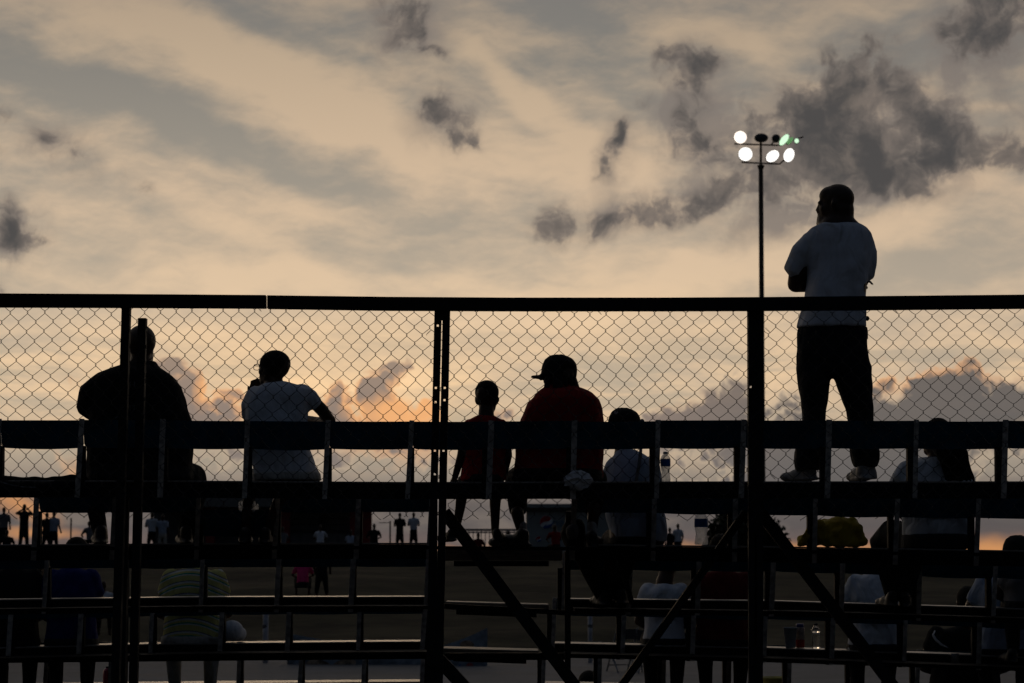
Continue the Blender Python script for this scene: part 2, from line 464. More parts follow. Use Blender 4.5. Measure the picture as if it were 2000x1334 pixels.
M['lampwhite'] = mat('lit_lamp', (1, 1, 1), .4, emit=(1.0, .96, .90), estr=1.7)
M['lampwarm'] = mat('lit_warm_lamp', (1, 1, 1), .4, emit=(1.0, .86, .74), estr=1.6)
M['lampgreen'] = mat('lit_green_lamp', (1, 1, 1), .4, emit=(.66, 1.0, .66), estr=1.1)
M['lampdim'] = mat('dim_green_lamp', (.3, .4, .3), .4, emit=(.25, .62, .22), estr=.38)
M['lampoff'] = mat('unlit_lamp', (.05, .05, .05), .3)
M['kiosk'] = mat('kiosk_panel', (.27, .285, .27), .6, 0, .06, 1.2)
M['kioskroof'] = mat('kiosk_roof', (.14, .14, .13), .7)
M['logored'] = mat('logo_red', (.42, .012, .02), .6)
M['logoblue'] = mat('logo_blue', (.01, .07, .30), .6)
M['logowhite'] = mat('logo_white', (.70, .70, .70), .6)
M['lettering'] = mat('blue_lettering', (.10, .18, .26), .7)
M['wall'] = mat('pavilion_wall', (.11, .11, .115), .8, 0, .25, 2)
M['shutter'] = mat('shutter', (.20, .21, .22), .7, 0, .2, 3)
M['redpost'] = mat('red_column', (.22, .015, .012), .7)
M['dark'] = mat('dark_panel', (.03, .03, .032), .7)
M['leaf'] = mat('dark_leaves', (.030, .040, .018), .7, 0, .4, 3)
M['bark'] = mat('bark', (.05, .035, .025), .9)
M['bannercloth'] = mat('banner_fabric', (.20, .24, .28), .8, 0, .35, 3, .2, 20)
M['bannertan'] = mat('banner_tan_print', (.30, .22, .15), .8, 0, .5, 5)
M['bannerred'] = mat('banner_red_print', (.30, .06, .055), .8, 0, .3, 6)
M['bluesheet'] = mat('blue_sheet', (.02, .04, .22), .8)




def thin_clear(name):
    """thin blown plastic: mostly see-through, a little milky"""
    m = bpy.data.materials.new(name)
    m.use_nodes = True
    t = m.node_tree
    G = Graph(t)
    b = t.nodes['Principled BSDF']
    b.inputs['Base Color'].default_value = (.85, .87, .9, 1)
    b.inputs['Roughness'].default_value = .15
    b.inputs['Transmission Weight'].default_value = .0
    tr = G.n('ShaderNodeBsdfTransparent')
    tr.inputs['Color'].default_value = (.86, .88, .90, 1)
    tl = G.n('ShaderNodeBsdfTranslucent')
    tl.inputs['Color'].default_value = (.9, .9, .9, 1)
    nz = G.noise(G.n('ShaderNodeTexCoord').outputs['Object'], 40, 3, .5, dim='3D')
    m1, m2_ = G.n('ShaderNodeMixShader'), G.n('ShaderNodeMixShader')
    G.put(m1.inputs[0], G.mapr(nz.outputs[0], .3, .7, .35, .75))
    G.put(m1.inputs[1], tl.outputs[0])
    G.put(m1.inputs[2], tr.outputs[0])
    m2_.inputs[0].default_value = .12
    G.put(m2_.inputs[1], m1.outputs[0])
    G.put(m2_.inputs[2], b.outputs[0])
    G.put(t.nodes['Material Output'].inputs['Surface'], m2_.outputs[0])
    return m


M['thin'] = thin_clear('thin_clear_plastic')

# ------------------------------------------------------------------ mesh helpers
def link(name, me, m=None, parent=None, kind=None, smooth=False, label=None):
    o = bpy.data.objects.new(name, me)
    COL.objects.link(o)
    if m is not None:
        me.materials.clear()
        me.materials.append(m)
    if parent is not None:
        o.parent = parent
        o.matrix_parent_inverse = Matrix.Translation(-Vector(parent.location))
    if kind:
        o['kind'] = kind
    if label:
        o['label'] = label
    if smooth:
        me.polygons.foreach_set('use_smooth', [True] * len(me.polygons))
    return o


def thing(name, loc, label, cat, group=None):
    o = bpy.data.objects.new(name, None)
    o.empty_display_size = .1
    o.location = loc
    COL.objects.link(o)
    return tag(o, label, cat, group)


def tag(o, label, cat, group=None):
    o['label'] = label
    o['category'] = cat
    if group:
        o['group'] = group
    return o


def pym(name, verts, faces):
    me = bpy.data.meshes.new(name)
    me.from_pydata([tuple(v) for v in verts], [], faces)
    me.validate()
    bm = bmesh.new()
    bm.from_mesh(me)
    bmesh.ops.recalc_face_normals(bm, faces=bm.faces)
    bm.to_mesh(me)
    bm.free()
    return me


class MB:
    """collects shapes into one mesh"""

    def __init__(s):
        s.v, s.f = [], []

    def add(s, piece):
        n = len(s.v)
        s.v += [Vector(p) for p in piece[0]]
        s.f += [tuple(i + n for i in f) for f in piece[1]]
        return s

    def mesh(s, name):
        return pym(name, s.v, s.f)

    def link(s, name, m, parent=None, smooth=False, kind=None, bevel=0, label=None):
        me = s.mesh(name)
        if bevel:
            bm = bmesh.new()
            bm.from_mesh(me)
            bmesh.ops.bevel(bm, geom=bm.edges[:], offset=bevel, segments=1, affect='EDGES', clamp_overlap=True)
            bm.to_mesh(me)
            bm.free()
        return link(name, me, m, parent, kind, smooth, label)


HEX = [(0, 3, 2, 1), (4, 5, 6, 7), (0, 1, 5, 4), (1, 2, 6, 5), (2, 3, 7, 6), (3, 0, 4, 7)]


def box(c, size, rot=None):
    x, y, z = (q / 2 for q in size)
    vs = [Vector(p) for p in ((-x, -y, -z), (x, -y, -z), (x, y, -z), (-x, y, -z), (-x, -y, z), (x, -y, z), (x, y, z), (-x, y, z))]
    if rot:
        mt = Euler(rot).to_matrix()
        vs = [mt @ p for p in vs]
    return [p + Vector(c) for p in vs], HEX


def slab(a, b, y0, y1, th):
    """plank from a to b (its near top edge), y0..y1 in depth from there, th thick"""
    a, b = Vector(a), Vector(b)
    vs = []
    for dz in (-th, 0):
        for p, dy in ((a, y0), (b, y0), (b, y1), (a, y1)):
            vs.append(p + Vector((0, dy, dz)))
    return vs, HEX


def bar(a, b, w, t, side=None):
    """rectangular bar from a to b; w across (in the picture plane), t in depth"""
    a, b = Vector(a), Vector(b)
    d = (b - a).normalized()
    n = Vector((0, 1, 0))
    s = d.cross(n)
    if s.length < .1:
        n = Vector((1, 0, 0))
        s = d.cross(n)
    s.normalize()
    n = s.cross(d).normalized()
    vs = []
    for p in (a, b):
        for q, r in ((-1, -1), (1, -1), (1, 1), (-1, 1)):
            vs.append(p + s * (q * w / 2) + n * (r * t / 2))
    return vs, HEX


def tube(pts, radii, n=10, caps=True, flat=1.0):
    pts = [Vector(p) for p in pts]
    if not hasattr(radii, '__len__'):
        radii = [radii] * len(pts)
    vs, fs = [], []
    prev = None
    L = len(pts)
    for i, p in enumerate(pts):
        d = (pts[min(i + 1, L - 1)] - pts[max(i - 1, 0)]).normalized()
        if prev is None:
            u = d.cross(Vector((0, 0, 1)))
            if u.length < .2:
                u = d.cross(Vector((0, 1, 0)))
        else:
            u = prev - d * prev.dot(d)
        u.normalize()
        w = d.cross(u)
        prev = u
        for k in range(n):
            a = 2 * math.pi * k / n
            vs.append(p + (u * math.cos(a) + w * (math.sin(a) * flat)) * radii[i])
    for i in range(L - 1):
        for k in range(n):
            fs.append((i * n + k, i * n + (k + 1) % n, (i + 1) * n + (k + 1) % n, (i + 1) * n + k))
    if caps:
        for i, s in ((0, -1), (L - 1, 1)):
            d = (pts[1] - pts[0]).normalized() if s < 0 else (pts[-1] - pts[-2]).normalized()
            base = i * n
            if s < 0 and n >= 8:
                nb = len(vs)
                for k in range(n):
                    vs.append(pts[i] + (vs[base + k] - pts[i]) * .78 + d * (s * radii[i] * .60))
                for k in range(n):
                    fs.append((nb + k, nb + (k + 1) % n, base + (k + 1) % n, base + k))
                base = nb
            tip = len(vs)
            vs.append(pts[i] + d * (s * radii[i] * (.6 if base == i * n else .95)))
            for k in range(n):
                f = (base + k, base + (k + 1) % n, tip)
                fs.append(f if s > 0 else f[::-1])
    return vs, fs


def ell(c, r, rot=None, nu=14, nv=9):
    c = Vector(c)
    mt = Euler(rot).to_matrix() if rot is not None else None
    vs, fs = [], []
    for j in range(1, nv):
        t = math.pi * j / nv
        for k in range(nu):
            a = 2 * math.pi * k / nu
            p = Vector((r[0] * math.sin(t) * math.cos(a), r[1] * math.sin(t) * math.sin(a), r[2] * math.cos(t)))
            vs.append(c + (mt @ p if mt else p))
    for s in (1, -1):
        p = Vector((0, 0, s * r[2]))
        vs.append(c + (mt @ p if mt else p))
    top, bot = len(vs) - 2, len(vs) - 1
    for j in range(nv - 2):
        for k in range(nu):
            fs.append((j * nu + k, (j + 1) * nu + k, (j + 1) * nu + (k + 1) % nu, j * nu + (k + 1) % nu))
    for k in range(nu):
        fs.append((top, k, (k + 1) % nu))
        b0 = (nv - 2) * nu
        fs.append((bot, b0 + (k + 1) % nu, b0 + k))
    return vs, fs


def loft(rings, n=20, power=2.4):
    """closed skin through horizontal rings: (centre, half width, half depth)"""
    vs, fs = [], []
    for c, rx, ry in rings:
        c = Vector(c)
        for k in range(n):
            a = 2 * math.pi * k / n
            ca, sa = math.cos(a), math.sin(a)
            vs.append(c + Vector((rx * math.copysign(abs(ca) ** (2 / power), ca), ry * math.copysign(abs(sa) ** (2 / power), sa), 0)))
    L = len(rings)
    for i in range(L - 1):
        for k in range(n):
            fs.append((i * n + k, i * n + (k + 1) % n, (i + 1) * n + (k + 1) % n, (i + 1) * n + k))
    fs.append(tuple(range(n))[::-1])
    fs.append(tuple((L - 1) * n + k for k in range(n)))
    return vs, fs


def lathe(c, prof, n=16):
    """turned shape: profile of (radius, height) up from c"""
    c = Vector(c)
    return loft([(c + Vector((0, 0, h)), r, r) for r, h in prof], n, 2.0)


SCRATCH = bpy.data.scenes.new('scratch')
VL = SCRATCH.view_layers[0]
WORK = bpy.data.objects.new('work', bpy.data.meshes.new('work'))
SCRATCH.collection.objects.link(WORK)


def bake(o, *mods):
    for kind, kw in mods:
        md = o.modifiers.new(kind, kind)
        for k, v in kw.items():
            setattr(md, k, v)
    with bpy.context.temp_override(scene=SCRATCH, view_layer=VL):
        dg = bpy.context.evaluated_depsgraph_get()
    me = bpy.data.meshes.new_from_object(o.evaluated_get(dg))
    o.modifiers.clear()
    return me


def fuse(name, pieces, m, parent, voxel=.012, smooth=4, label=None, lumps=0.0, lscale=8.0):
    """one continuous skin over overlapping closed pieces"""
    b = MB()
    for p in pieces:
        b.add(p)
    me = b.mesh(name)
    WORK.data = me
    me2 = bake(WORK, ('REMESH', dict(mode='VOXEL', voxel_size=voxel)), ('SMOOTH', dict(factor=.5, iterations=smooth)))
    if lumps:
        n = len(me2.vertices)
        co, no = np.empty(n * 3, 'f'), np.empty(n * 3, 'f')
        me2.vertices.foreach_get('co', co)
        me2.vertex_normals.foreach_get('vector', no)
        amp = np.array([mnoise.noise(Vector(c) * lscale) for c in co.reshape(-1, 3)], 'f') * lumps
        me2.vertices.foreach_set('co', co + no * np.repeat(amp, 3))
        me2.update()
    me2.name = name
    return link(name, me2, m, parent, smooth=True, label=label)


def text_mesh(body, size, m, name, parent, loc, rot, extrude=.001, kind=None):
    cu = bpy.data.curves.new(name, 'FONT')
    cu.body = body
    cu.size = size
    cu.extrude = extrude
    cu.align_x = 'CENTER'
    cu.align_y = 'CENTER'
    tmp = bpy.data.objects.new('tmp', cu)
    tmp.location = loc
    tmp.rotation_euler = rot
    SCRATCH.collection.objects.link(tmp)
    with bpy.context.temp_override(scene=SCRATCH, view_layer=VL):
        dg = bpy.context.evaluated_depsgraph_get()
    me = bpy.data.meshes.new_from_object(tmp.evaluated_get(dg))
    me.transform(Matrix.Translation(loc) @ Euler(rot).to_matrix().to_4x4())
    bpy.data.objects.remove(tmp)
    return link(name, me, m, parent)

# ------------------------------------------------------------------ ground
def ground_z(y):
    pts = [(-400, 0), (46, 0), (49, .15), (58, 1.2), (69, 2.22), (85, 2.28), (6000, 2.30)]
    for (a, za), (b, zb) in zip(pts, pts[1:]):
        if y <= b:
            t = (y - a) / (b - a)
            return za + (zb - za) * t
    return 2.3


def ground():
    ys = [-400, -100, -20, 0, 20, 34, 40, 46] + [46.5 + .5 * i for i in range(50)] + [75, 80, 90, 110, 150, 250, 500, 1500, 6000]
    xs = [-3000, -600, -150, -60] + [-30 + 1.2 * i for i in range(51)] + [60, 150, 600, 3000]
    vs, fs = [], []
    for y in ys:
        for x in xs:
            z = ground_z(y)
            if 47 < y < 80 and abs(x) < 59:
                z += .10 * mnoise.noise(Vector((x * .25, y * .35, 0))) + .04 * mnoise.noise(Vector((x, y, 4)))
            vs.append((x, y, z))
    W = len(xs)
    for j in range(len(ys) - 1):
        for i in range(W - 1):
            fs.append((j * W + i, j * W + i + 1, (j + 1) * W + i + 1, (j + 1) * W + i))
    m = mat('dry_grass', (.058, .050, .029), .95, 0, .45, .9, .8, 4, spec=.1, stretch=(.5, 1, 1))
    G = Graph(m.node_tree)
    b = m.node_tree.nodes['Principled BSDF']
    old = b.inputs['Base Color'].links[0].from_socket
    t = G.n('ShaderNodeTexCoord')
    patch = G.noise(G.mapping(t.outputs['Object'], sc=(.35, 1, 1)), .35, 6, .65, dim='3D')
    G.put(b.inputs['Base Color'], G.mix(G.mapr(patch.outputs[0], .45, .7, 0, .75), old, (.030, .029, .016)))
    me = pym('ground', vs, fs)
    o = link('ground', me, m, kind='structure', smooth=True)
    return o


ground()
m = mat('worn_concrete', (.17, .17, .17), .9, 0, .15, .6, .2, 20)
MB().add(box((0, 38.5, .012), (240, 15, .016))).link('road', m, kind='structure')
m2 = mat('gravel_yard', (.10, .095, .085), .95, 0, .3, 1.5, .5, 30)
MB().add(box((0, 14, .006), (240, 33.5, .010))).link('yard', m2, kind='structure')

# ------------------------------------------------------------------ grandstand
ROWD = [11.6 + .74 * k for k in range(6)]
SEATY = [
    [(-80, 938), (300, 938), (640, 941), (1000, 941.5), (1400, 939.5), (2080, 940)],
    [(-80, 1064), (60, 1062.6), (500, 1060), (850, 1060), (1100, 1062), (1400, 1064.5), (1700, 1070), (2080, 1076.5)],
    [(-80, 1172), (80, 1168.5), (290, 1166), (850, 1165), (1100, 1169.5), (1460, 1172), (1700, 1179), (2080, 1191)],
    [(-80, 1267), (250, 1258), (480, 1255), (850, 1252.5), (1080, 1256), (1520, 1265.5), (1800, 1275), (2080, 1286)],
    [(-80, 1340), (480, 1333.5), (850, 1331), (1080, 1335), (1500, 1343), (2080, 1362)],
    [(-80, 1412), (480, 1405), (850, 1402), (1080, 1406), (1500, 1414), (2080, 1432)],
]


def interp(tab, x):
    if x <= tab[0][0]:
        return tab[0][1]
    for (a, ya), (b, yb) in zip(tab, tab[1:]):
        if x <= b:
            return ya + (yb - ya) * (x - a) / (b - a)
    return tab[-1][1]


def seat(k, px, dy=0.0):
    """top near edge of the seat plank of row k at photo column px"""
    p = P(px, interp(SEATY[k], px), ROWD[k])
    return p + Vector((0, dy, 0))


stand = thing('grandstand', (0, ROWD[0], 0), 'dark steel grandstand of five tiers with blue seat backs seen from behind', 'grandstand')

# bays: lists of upright columns, (x at the top of the back, dropped backs)
BAYS = [
    ([(-160, -1), (0, 162, 320, 485, 642, 805, 960, 1122, 1285, 1452, 1618, 1788, 1962, 2124)]),
]
UP = {
    0: [[-158, 1, 162, 320, 485, 642, 805, 960, 1122, 1285, 1452, 1618, 1788, 1962, 2126]],
    1: [[-80, 75, 228, 390, 545, 702, 845], [1122, 1278, 1436, 1592, 1752, 1910, 2068]],
    2: [[-50, 95, 246, 398, 547, 692, 838], [1103, 1232, 1365, 1510, 1645, 1795, 1943, 2088]],
    3: [[-112, 25, 162, 300, 437, 567, 704, 832], [1083, 1220, 1355, 1495, 1627, 1768, 1912, 2055]],
    4: [[-30, 95, 220, 345, 470, 592, 715, 828], [1063, 1172, 1297, 1424, 1542, 1666, 1792, 1922, 2050]],
    5: [[-50, 470, 828], [1063, 1424, 1792, 2060]],
}
BACKH = .350          # top of the back above the seat
PANEL = .157
TILT = .05


def back_panel(a, b, ztop, h, depth=0.0, drop=0.0, sag=0.0):
    """bowed plastic back with rounded corners between uprights a and b"""
    a, b = Vector(a), Vector(b)
    w = (b - a).length
    ex = (b - a).normalized()
    N, out = 10, []
    r = min(.022, h * .3)
    prof = []
    for i in range(N + 1):
        s = i / N
        x = s * w
        e = min(x, w - x)
        cut = r - math.sqrt(max(0, r * r - (r - e) ** 2)) if e < r else 0
        prof.append((x, cut, 0.030 * math.sin(math.pi * s)))
    xs = [0, .008, .02] + [w * i / 8 for i in range(1, 8)] + [w - .02, w - .008, w]
    vs, fs = [], []
    th = .014
    for x in xs:
        e = min(x, w - x)
        cut = r - math.sqrt(max(0, r * r - (r - e) ** 2)) if e < r else 0
        bow = .035 * math.sin(math.pi * x / w)
        sg = sag * math.sin(math.pi * x / w)
        for z, y in ((ztop + sg * .3, -TILT), (ztop - h + cut - sg, 0)):
            for t in (0, th):
                p = a + ex * x
                vs.append(Vector((p.x, p.y + y + bow + t + depth, p.z + z - drop)))
    n = len(xs)
    for i in range(n - 1):
        o, q = i * 4, i * 4 + 4
        fs += [(o, q, q + 2, o + 2), (o + 1, o + 3, q + 3, q + 1), (o, o + 1, q + 1, q), (o + 2, q + 2, q + 3, o + 3)]
    fs += [(0, 2, 3, 1), (4 * n - 4, 4 * n - 3, 4 * n - 1, 4 * n - 2)]
    return vs, fs


rnd = random.Random(4)
MISSING = {(1, -80), (1, 390)}
for k in range(6):
    for run in UP[k]:
        # planks over every three bays, on a dark angle beam
        x0, x1 = run[0], run[-1]
        cuts = [x for i, x in enumerate(run) if i % 3 == 0]
        if cuts[-1] != x1:
            cuts.append(x1)
        for a, b in zip(cuts, cuts[1:]):
            g0 = 1.2
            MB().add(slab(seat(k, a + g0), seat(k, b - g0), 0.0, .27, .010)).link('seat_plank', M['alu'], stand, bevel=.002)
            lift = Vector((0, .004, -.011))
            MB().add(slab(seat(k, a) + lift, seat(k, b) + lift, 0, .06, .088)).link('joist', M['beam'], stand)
        if k < 5:
            # foot boards a step lower in front
            for a, b in zip(cuts, cuts[1:]):
                fa, fb = seat(k + 1, a), seat(k + 1, b)
                fa.y = fb.y = ROWD[k] + .33
                s_ = fa.y / ROWD[k + 1]
                fa.x *= s_
                fb.x *= s_
                fa.z -= .02 if k == 0 else .05
                fb.z -= .02 if k == 0 else .05
                MB().add(slab(fa, fb, 0, .32, .02)).link('footboard', M['beam'], stand)
        if k == 5:
            continue
        for i, x in enumerate(run):
            base = seat(k, x)
            lean = -.012 + rnd.uniform(-.006, .006) - (.010 if x < 900 else .002)
            top = base + Vector((0, -TILT - .016, (BACKH if k == 0 else .338 if k == 1 else .305) + .004))
            foot = base + Vector((lean, -.020, -.10))
            b_ = MB().add(bar(foot, top, .030 + rnd.uniform(-.003, .004), .008))
            b_.link('seat_support', M['support'], stand)
            g_ = MB()
            side = 1 if (x > 900 and k == 0) else -1
            gx = base + Vector((lean + .020 * (1 if x < 860 else -1), .02, 0))
            g_.add(bar(gx + Vector((0, 0, -.10)), gx + Vector((0, -.02, .20)), .034, .05))
            g_.link('bracket', M['beam'], stand)
        for a, b in zip(run, run[1:]):
            if (k, a) in MISSING and a == -80:
                continue
            pa, pb = seat(k, a), seat(k, b)
            drop = .148 if (k, a) == (1, 390) else rnd.uniform(-.002, .004)
            MB().add(back_panel(pa + Vector((.002, 0, 0)), pb - Vector((.002, 0, 0)), BACKH if k == 0 or drop > .1 else .338 if k == 1 else .305, PANEL if k == 0 or drop > .1 else .145 if k == 1 else .112, drop=drop, sag=rnd.uniform(0, .008))).link(
                'backrest', M['seatblue'], stand, smooth=False)

# steps up the aisle in the middle
for (ya, yb, xa, xb, d, th, nm) in ((1068, 1068, 864, 1098, ROWD[1] - .05, .085, 'a'), (1175, 1181, 870, 1072, ROWD[2] - .05, .05, 'b'), (1266, 1271, 864, 1052, ROWD[3] - .25, .055, 'c')):
    a, b = P(xa, ya, d), P(xb, yb, d)
    MB().add(slab(a, b, 0, .30, th)).link('step_board', M['board'], stand, bevel=.004)
    lo = Vector((.07, .03, -th - .002))
    b2 = P(xb - (24 if nm != 'a' else 26), yb, d)
    MB().add(slab(a + lo, b2 + Vector((0, .03, -th - .002)), 0, .05, .032)).link('joist', M['beam'], stand)
for (x0, y0, x1, y1, d, w) in ((840, 1182, 1110, 1197, 12.6, .030), (840, 1282, 1110, 1282, 13.2, .045), (-60, 1290, 860, 1281, 13.6, .035)):
    MB().add(bar(P(x0, y0, d), P(x1, y1, d), w, .05)).link('crossbeam', M['beam'], stand)
# raking braces behind the tiers
for (x0, y0, x1, y1, d, w) in ((868, 1000, 1132, 1352, 11.8, .072), (850, 1280, 915, 1350, 11.7, .075), (1480, 995, 1790, 1400, 11.9, .068),
                               (1456, 1000, 1180, 1386, 12.0, .044), (1200, 1060, 1235, 1180, 12.6, .03)):
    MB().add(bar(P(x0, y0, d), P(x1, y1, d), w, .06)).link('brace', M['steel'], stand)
# legs under every tier, in line with the fence posts
for k in range(0, 6):
    for x in (234, 846, 1110, 1476, 2040):
        if k == 0 and x == 1110:
            continue
        p = seat(k, x) + Vector((0, .2, -.05))
        MB().add(bar(p, Vector((p.x, p.y, 0.02)), .036, .04)).link('leg', M['steel'], stand)

# ------------------------------------------------------------------ fence along the back of the stand
FD = 11.12
fence = thing('chain_link_fence', (0, FD, 0), 'dark chain link fence with heavy top rail and posts behind the grandstand', 'fence')


def holed_plate(top, bot, w, t, holes):
    """flat steel strip, holes = fractions down its length (and across)"""
    d = (bot - top)
    L = d.length
    d.normalize()
    s = Vector((1, 0, 0))
    hs = .0058
    lines = [0.0]
    for f, cx in holes:
        lines += [f * L - hs, f * L + hs]
    lines.append(L)
    b = MB()
    for i in range(len(lines) - 1):
        z0, z1 = lines[i], lines[i + 1]
        parts = [(-w / 2, w / 2)]
        if i % 2 == 1:
            cx = holes[(i - 1) // 2][1]
            parts = [(-w / 2, cx - hs), (cx + hs, w / 2)]
        for xa, xb in parts:
            vs = []
            for yy_ in (0, t):
                for zz, xx in ((z0, xa), (z0, xb), (z1, xb), (z1, xa)):
                    vs.append(top + d * zz + s * xx + Vector((0, yy_, 0)))
            b.add((vs, HEX))
    return b


def fpost(xt, yt, xb, yb, wpx, holes=(), flange=True, deep=.03):
    top, bot = P(xt, yt, FD + deep), P(xb, yb, FD + deep)
    full = bot + (bot - top).normalized() * ((bot.z) / max(.05, (top - bot).normalized().z))
    w = wpx * FD / FPX
    L = (full - top).length
    hl = [((P(xt, hy, FD) - P(xt, yt, FD)).length / L, hx * FD / FPX) for hy, hx in holes]
    b = holed_plate(top, full, w, .006, hl)
    if flange:
        sx = -1 if flange == -1 else 1
        e = Vector((sx * (w / 2 - .003), .03, 0))
        b.add(bar(top + e, full + e, .006, .05))
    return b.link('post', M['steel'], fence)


fpost(245.5, 590, 224, 1334, 16)
fpost(277, 621, 259, 1334, 15.5)
fpost(856, 590, 839, 1334, 14.5, [(636, 0), (758, -1), (786, -1), (881, 0), (927, 1)], -1)
fpost(872, 590, 857, 1334, 14.5, [(758, 0), (782, 0), (881, 0)], 1)
fpost(1468.5, 590, 1471, 1334, 15, [(756, -3)], -1)
fpost(1484, 590, 1482, 1334, 16, [], 1)
fpost(2120, 590, 2130, 1334, 16)
fpost(-140, 590, -165, 1334, 16)
MB().add(bar(P(862, 604, FD + .03), P(864, 626, FD + .03), .022, .008)).link('gusset', M['steel'], fence)

RAIL = [(-160, 573, 599), (240, 575, 600.5), (519.5, 577, 602), None, (522.5, 577.5, 602.5), (760, 580.5, 606), (1000, 582, 607), (1300, 582, 607), (1480, 581, 606.5), (1760, 578.5, 604.5), (2120, 575, 601)]
run = []
for r in RAIL + [None]:
    if r is None:
        b = MB()
        vs, fs = [], []
        for (x, ya, yb) in run:
            for y_, dz in ((ya, 0), (yb, 0)):
                for dd in (-.02, .035):
                    q = P(x, y_, FD)
                    vs.append(Vector((q.x, q.y + dd, q.z)))
        for i in range(len(run) - 1):
            o, q = 4 * i, 4 * i + 4
            fs += [(o, o + 1, q + 1, q), (o + 2, q + 2, q + 3, o + 3), (o, q, q + 2, o + 2), (o + 1, o + 3, q + 3, q + 1)]
        n = len(vs)
        fs += [(0, 2, 3, 1), (n - 4, n - 3, n - 1, n - 2)]
        b.add((vs, fs)).link('top_rail', M['rail'], fence)
        run = []
    else:
        run.append(r)


def mesh_panel(xa, xb, cw=16.0, ch=35.0, ytop=590, ybot=1014, seed=0, drift=0.0, ph=0.0):
    """woven diamond wire: every wire zigzags down and hooks its neighbours"""
    rr = random.Random(seed)
    verts, faces = [], []
    R = .0017
    d0 = FD + .018
    ncol = int((xb - xa) / cw) + 1
    off = Vector((seed * 7.3, 2.1, 0))

    def pos(ci, zi):
        # knuckle where columns meet; slow sag of the whole cloth
        x = xa + ci * cw
        y = ytop + ph + zi * ch
        n1 = mnoise.noise(Vector((x * .006, y * .007, 0)) + off)
        n2 = mnoise.noise(Vector((x * .006, y * .007, 9)) + off)
        return x + n1 * 9 + (y - 600) * drift, y + n2 * 8

    nz = int((ybot - ytop) / ch) + 1
    for j in range(ncol):
        pts = []
        z = 0.0 if j % 2 == 0 else 0.0
        for h in range(2 * nz + 1):
            left = (h % 2 == 0)
            ci = j if left else j + 1
            # parity: column ci carries knuckles at integer (even ci) or half (odd ci) cell heights
            zi = h * .5 + (0 if j % 2 == 0 else .5) - .5
            if j % 2:
                pass
            x, y = pos(ci, zi)
            sgn = 1 if left else -1
            dep = .0022 * sgn
            q = [(x, y - 3.0, dep), (x + sgn * 1.0, y - .8, dep * .6), (x + sgn * .4, y + 2.4, -dep)]
            for (u, w, dd) in q:
                pts.append((u, w, dd))
            # the wire bows between its hooks
            if h < 2 * nz:
                x2, y2 = pos(j + 1 if left else j, zi + .5)
                mx, my = (x + x2) / 2, (y + y2) / 2
                bowv = 1.1 * (1 if left else -1)
                pts.append((mx - .25 * (x2 - x), my - .25 * (y2 - y) + .9, 0))
                pts.append((mx + .25 * (x2 - x), my + .25 * (y2 - y) - .9, 0))
        pts = [q for q in pts if ytop - 8 <= q[1] <= ybot + rr.uniform(-1, 5)]
        if len(pts) < 4:
            continue
        w3 = []
        for (u, v, dd) in pts:
            p = P(u, v, d0)
            p.y += dd
            w3.append(p)
        vs, fs = tube(w3, R, 4, caps=False)
        n = len(verts)
        verts += vs
        faces += [tuple(i + n for i in f) for f in fs]
    me = bpy.data.meshes.new('wire_mesh')
    me.from_pydata([tuple(v) for v in verts], [], faces)
    return link('wire_mesh', me, M['galv'], fence, kind='stuff')


mesh_panel(-44, 246, 16.2, 35.2, seed=1, drift=-.010, ph=3)
mesh_panel(252, 868, 15.55, 34.2, seed=2, drift=-.008, ph=0)
mesh_panel(874, 1468, 15.5, 34.0, seed=3, ph=6)
mesh_panel(1484, 2050, 16.0, 33.6, seed=4, drift=.004, ph=-4)
# tie wires twisted round rail and posts
tw = MB()
for (x, y, s) in ((498, 598, 1), (845, 645, -1), (1492, 640, 1), (1162, 604, 1), (1741, 601, 1), (841, 926, -1), (1502, 926, 1), (548, 632, 1)):
    pts = []
    for i in range(14):
        t = i / 13
        pts.append(P(x + s * (3 + 9 * t) + 1.2 * math.sin(t * 26), y + 9 * t + 1.4 * math.cos(t * 26), FD + .012))
    tw.add(tube(pts, .0014, 4))
tw.link('tie_wires', M['galv'], fence, kind='stuff')

# ------------------------------------------------------------------ people in the stand
class Person:
    def __init__(s, label, d, seatpx, group=None, base=None):
        s.d = d
        b = base if base is not None else P(seatpx[0], seatpx[1], d)
        s.o = thing('person', b, label, 'person', group)

    def Q(s, x, y, dd=0.0):
        return P(x, y, s.d + dd)

    def r(s, px):
        return px * s.d / FPX

    def rings(s, rows, power=2.4, n=22):
        """rows of (y, left, right, half depth m[, offset in depth m])"""
        out = []
        for row in sorted(rows, key=lambda q: -q[0]):
            y, a, b, t = row[:4]
            dd = row[4] if len(row) > 4 else 0.0
            pa, pb = s.Q(a, y, dd), s.Q(b, y, dd)
            out.append(((pa + pb) / 2, (pb - pa).length / 2, t))
        return loft(out, n, power)

    def limb(s, pts, n=12):
        """pts of (x, y, depth offset, radius px)"""
        return tube([s.Q(x, y, dd) for x, y, dd, r in pts], [s.r(r) for *_, r in pts], n)

    def put(s, name, pieces, m, voxel=.011, smooth=4, **kw):
        return fuse(name, pieces, M[m] if isinstance(m, str) else m, s.o, voxel, smooth, **kw)


